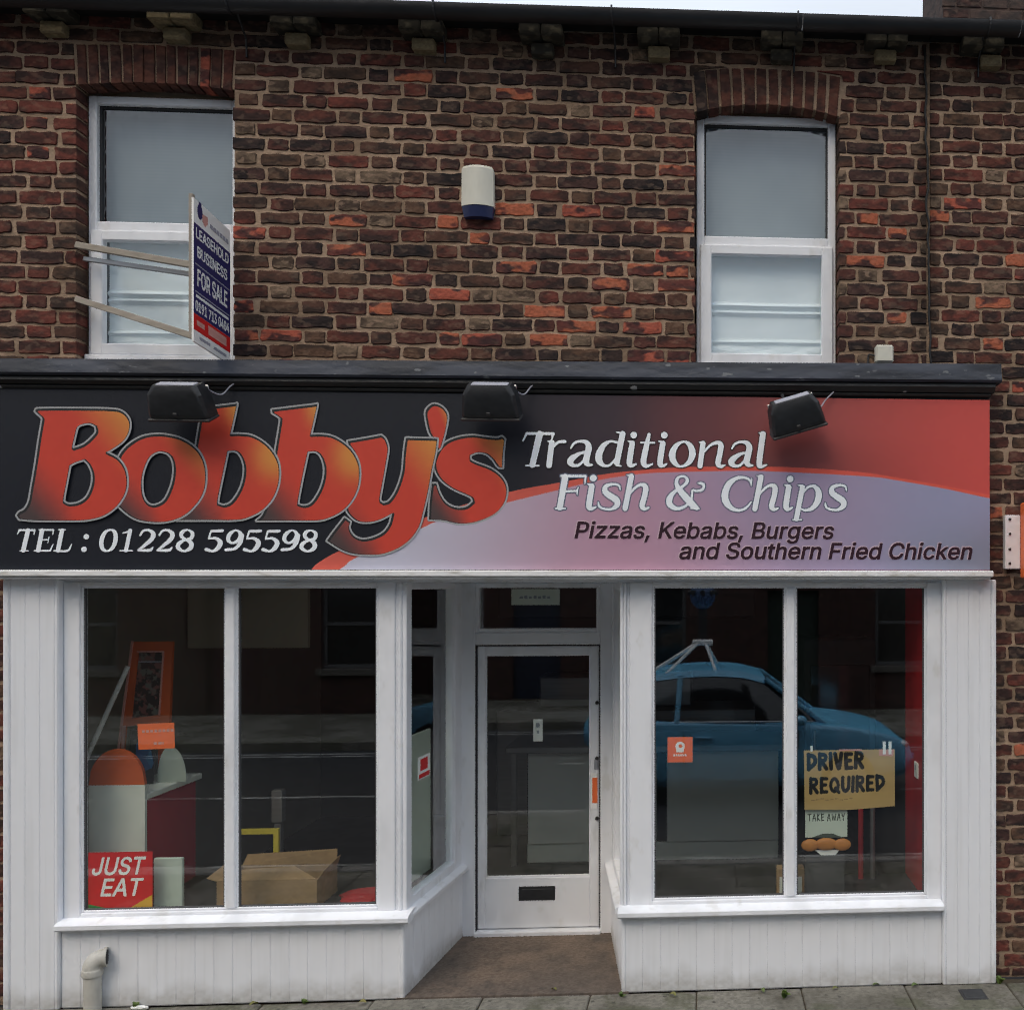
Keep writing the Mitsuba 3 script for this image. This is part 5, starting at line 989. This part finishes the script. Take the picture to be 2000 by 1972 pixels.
# ---------------------------------------------------------------- the street behind the camera, seen reflected in the glass
def cat(S, n=12):          # smooth curve through stations with any number of columns
    p = np.array(S, float); q = np.vstack([2 * p[0] - p[1], p, 2 * p[-1] - p[-2]]); out = []
    for i in range(len(q) - 3):
        a, b, c, d = q[i:i + 4]
        for t in np.arange(n) / n: out.append(0.5 * (2 * b + (c - a) * t + (2 * a - 5 * b + 4 * c - d) * t * t + (3 * b - a - 3 * c + d) * t ** 3))
    return np.array(out + [p[-1]])
def car(name, x0, yc, L, paint, label, flip=False):
    c = thing(name, label, 'car')
    st0 = [(0.00, .38, .62, .66), (0.04, .28, .80, .78), (0.12, .24, .92, .83), (0.30, .22, .95, .86), (0.55, .22, .93, .87), (0.70, .22, .90, .86), (0.84, .24, .84, .83), (0.94, .28, .74, .77), (0.985, .34, .62, .68), (1.0, .42, .52, .60)]
    dense = lambda S: [tuple(q) for q in (lambda A: np.stack([np.interp(np.linspace(0, 1, 61), np.linspace(0, 1, len(A)), A[:, k]) for k in range(A.shape[1])], 1))(cat(S))]
    st = dense(st0)
    def ring(t, lo, hi, hw):
        pts = [(-hw + .05, lo), (hw - .05, lo), (hw, lo + .10), (hw + .01, (lo + hi) / 2), (hw - .03, hi - .06), (hw - .10, hi), (-hw + .10, hi), (-hw + .03, hi - .06), (-hw - .01, (lo + hi) / 2), (-hw, lo + .10)]
        return [(x0 + t * L, yc + a, b - 0.125) for a, b in pts]
    def loft(rs):
        n = len(rs[0]); V = np.array(sum(rs, [])); F = []
        for i in range(len(rs) - 1):
            for j in range(n):
                a, b = i * n + j, i * n + (j + 1) % n; F += [[a, b, b + n], [a, b + n, a + n]]
        F += [[0, j + 1, j] for j in range(1, n - 1)]; o = (len(rs) - 1) * n; F += [[o, o + j, o + j + 1] for j in range(1, n - 1)]
        m = trimesh.Trimesh(V, F, process=False); m.fix_normals(); return m
    put(f'{c}__body', loft([ring(*s) for s in st]), paint, 35)
    gh = dense([(0.03, .86, .90, .60, .62), (0.16, .90, 1.30, .74, .56), (0.32, .92, 1.44, .79, .60), (0.48, .92, 1.45, .80, .61), (0.58, .90, 1.36, .79, .59), (0.72, .86, .90, .70, .66)])
    def gring(t, lo, hi, wl, wh): return [(x0 + t * L, yc + a, b - 0.125) for a, b in [(-wl, lo), (wl, lo), (wh + .03, hi - .05), (wh - .06, hi), (-wh + .06, hi), (-wh - .03, hi - .05)]]
    put(f'{c}__window', loft([gring(*g) for g in gh]), 'mat_car_glass', 30)
    rs = [[(x0 + t * L, yc + s * w, z - 0.125 + d) for s, d in ((-1, -.055), (-.9, .012), (.9, .012), (1, -.055), (.9, -.015), (-.9, -.015))] for t, z, w in dense(((0.10, 1.16, .60), (0.18, 1.345, .61), (0.32, 1.45, .645), (0.48, 1.46, .655), (0.57, 1.385, .635)))]
    put(f'{c}__roof', loft(rs), paint, 35)
    for s in (-1, 1):
        put(f'{c}__pillar', merge(tube([(x0 + .57 * L, yc + s * .63, 1.255), (x0 + .74 * L, yc + s * .72, 0.75)], .028, 8), tube([(x0 + .10 * L, yc + s * .60, 1.03), (x0 + .05 * L, yc + s * .64, 0.75)], .05, 8), tube([(x0 + .33 * L, yc + s * .655, 1.30), (x0 + .32 * L, yc + s * .79, 0.79)], .03, 8)), paint, 40)
        put(f'{c}__window_trim', tube([(x0 + t * L, yc + s * (0.60 + 0.21 * math.sin(min(1, t * 2.2) * 1.5)), 0.800 - 0.015 * abs(t - .4)) for t in np.linspace(0.10, 0.70, 14)], 0.010, 6), 'mat_lens', True)
        put(f'{c}__door_seam', merge(tube([(x0 + .66 * L, yc + s * .862, z) for z in (0.15, 0.35, 0.55, 0.70)], 0.006, 6), tube([(x0 + .34 * L, yc + s * .872, z) for z in (0.15, 0.35, 0.55, 0.72)], 0.006, 6)), 'mat_seal')
        put(f'{c}__door_handle', cbox(x0 + .37 * L, x0 + .42 * L, yc + s * .86, yc + s * .89, 0.62, 0.65, 0.008), paint)
        put(f'{c}__headlight', xf(trimesh.creation.icosphere(2, 1), np.array([[.16, 0, 0, x0 + .945 * L], [0, .12, 0, yc + s * .60], [0, 0, .07, .50], [0, 0, 0, 1.0]])), 'mat_lens', True)
        put(f'{c}__tail_light', xf(trimesh.creation.icosphere(2, 1), np.array([[.10, 0, 0, x0 + .045 * L], [0, .12, 0, yc + s * .66], [0, 0, .10, .62], [0, 0, 0, 1.0]])), 'mat_red_lens', True)
        put(f'{c}__mirror', xf(trimesh.creation.icosphere(2, 1), np.array([[.07, 0, 0, x0 + .665 * L], [0, .09, 0, yc + s * .92], [0, 0, .06, .82], [0, 0, 0, 1.0]])), paint, True)
        for t in (0.19, 0.80):
            w = put(f'{c}__wheel', tube([(x0 + t * L, yc + s * .72, .185), (x0 + t * L, yc + s * .86, .185)], .30, 24), 'mat_rubber', 40)
            put(f'{w}__rim', tube([(x0 + t * L, yc + s * .855, .185), (x0 + t * L, yc + s * .872, .185)], .20, 18), 'mat_alloy' if paint == 'mat_car_blue' else 'mat_seal', 40)
    return c
car('hatchback_car', -1.55, -6.05, 3.95, 'mat_car_blue', 'bright blue hatchback reflected in the right window')
Cm = thing('camera_mast', 'dark camera head on white struts over the blue car, reflected in the right window', 'camera mast')
put(f'{Cm}__head', xf(trimesh.creation.icosphere(2, 0.15), np.array([[1, 0, 0, 0.0], [0, 1, 0, -6.05], [0, 0, 1.15, 2.19], [0, 0, 0, 1.0]])), 'mat_blue_dark')
for i in range(8):
    a = i * math.pi / 4
    put(f'{Cm}__lens', tube([(0.14 * math.cos(a), -6.05 + 0.14 * math.sin(a), 2.22), (0.175 * math.cos(a), -6.05 + 0.175 * math.sin(a), 2.22)], 0.03, 10), 'mat_seal')
put(f'{Cm}__stem', tube([(0, -6.05, 1.62), (0, -6.05, 2.05)], 0.05, 12), 'mat_seal')
for x, y in ((-0.62, -5.62), (-0.42, -5.5), (0.16, -5.5), (0.2, -6.5), (-0.5, -6.5)): put(f'{Cm}__strut', tube([(0.02 * (1 if x > 0 else -1), -6.0, 1.66), (x, y, 1.30)], 0.018, 8), 'mat_white_print')
put(f'{Cm}__plate', cbox(-0.12, 0.12, -6.17, -5.93, 1.60, 1.66, 0.01), 'mat_white_print')
def far_house(i, x0, x1, lab):
    h = thing('terrace_house', lab, 'house')
    y = -12.5
    wall = sbox(x0, 0, x1, 6.0); wins = []
    w = (x1 - x0)
    for fx, z0, z1, ww in ((0.22, 3.6, 5.1, 1.0), (0.72, 3.6, 5.1, 1.0), (0.25, 0.8, 2.4, 1.5)): wins.append((x0 + fx * w - ww / 2 + .2, x0 + fx * w + ww / 2 + .2, z0, z1))
    dr_ = (x0 + .74 * w, x0 + .74 * w + .95, 0.0, 2.2)
    for a, b, c_, d in wins + [dr_]: wall = wall.difference(sbox(a, c_, b, d))
    m = prism(wall, -0.25, 0.0); m.vertices[:, 1] = y - 0.25 - m.vertices[:, 1]; m.invert()
    put(f'{h}__wall', m, 'mat_far_brick')
    for a, b, c_, d in wins:
        k = put(f'{h}__window', merge(cbox(a, a + .07, y - .15, y - .08, c_, d), cbox(b - .07, b, y - .15, y - .08, c_, d), cbox(a + .07, b - .07, y - .15, y - .08, d - .07, d), cbox(a + .07, b - .07, y - .15, y - .08, c_, c_ + .07), cbox(a + .07, b - .07, y - .15, y - .09, (c_ + d) / 2 - .03, (c_ + d) / 2 + .03)), 'mat_grey_frame')
        put(f'{k}__pane', trimesh.creation.box(bounds=[[a + .07, y - .13, c_ + .07], [b - .07, y - .12, d - .07]]), 'mat_car_glass')
        put(f'{k}__sill', cbox(a - .08, b + .08, y - .05, y + .08, c_ - .12, c_, .01), 'mat_stone')
        put(f'{k}__lintel', cbox(a - .1, b + .1, y - .05, y + .015, d + 0.002, d + .2, .01), 'mat_stone')
    k = put(f'{h}__door', cbox(dr_[0], dr_[1], y - .2, y - .14, 0, 2.2), ['mat_door_black', 'mat_door_maroon', 'mat_door_dark_blue', 'mat_door_green', 'mat_door_pale_grey'][i])
    put(f'{h}__roof', trimesh.convex.convex_hull(np.array([[x, yy, z] for x in (x0, x1) for yy, z in ((y + .3, 6.0), (y - 4.0, 8.0), (y - 8.3, 6.0))])), 'mat_roof')
    put(f'{h}__chimney', cbox(x0 + .1, x0 + .9, y - 4.5, y - 3.6, 7.4, 9.0, .02), 'mat_far_brick')
for i in range(5):
    far_house(i, -17.5 + i * 5.0, -12.505 + i * 5.0, 'dark brick terraced house across the road with a %s door, reflected in the glass' % ['black', 'maroon', 'dark blue', 'green', 'pale grey'][i])
    labels['terrace_house_%03d' % (i + 2)]['group'] = 'terraced houses across the road'
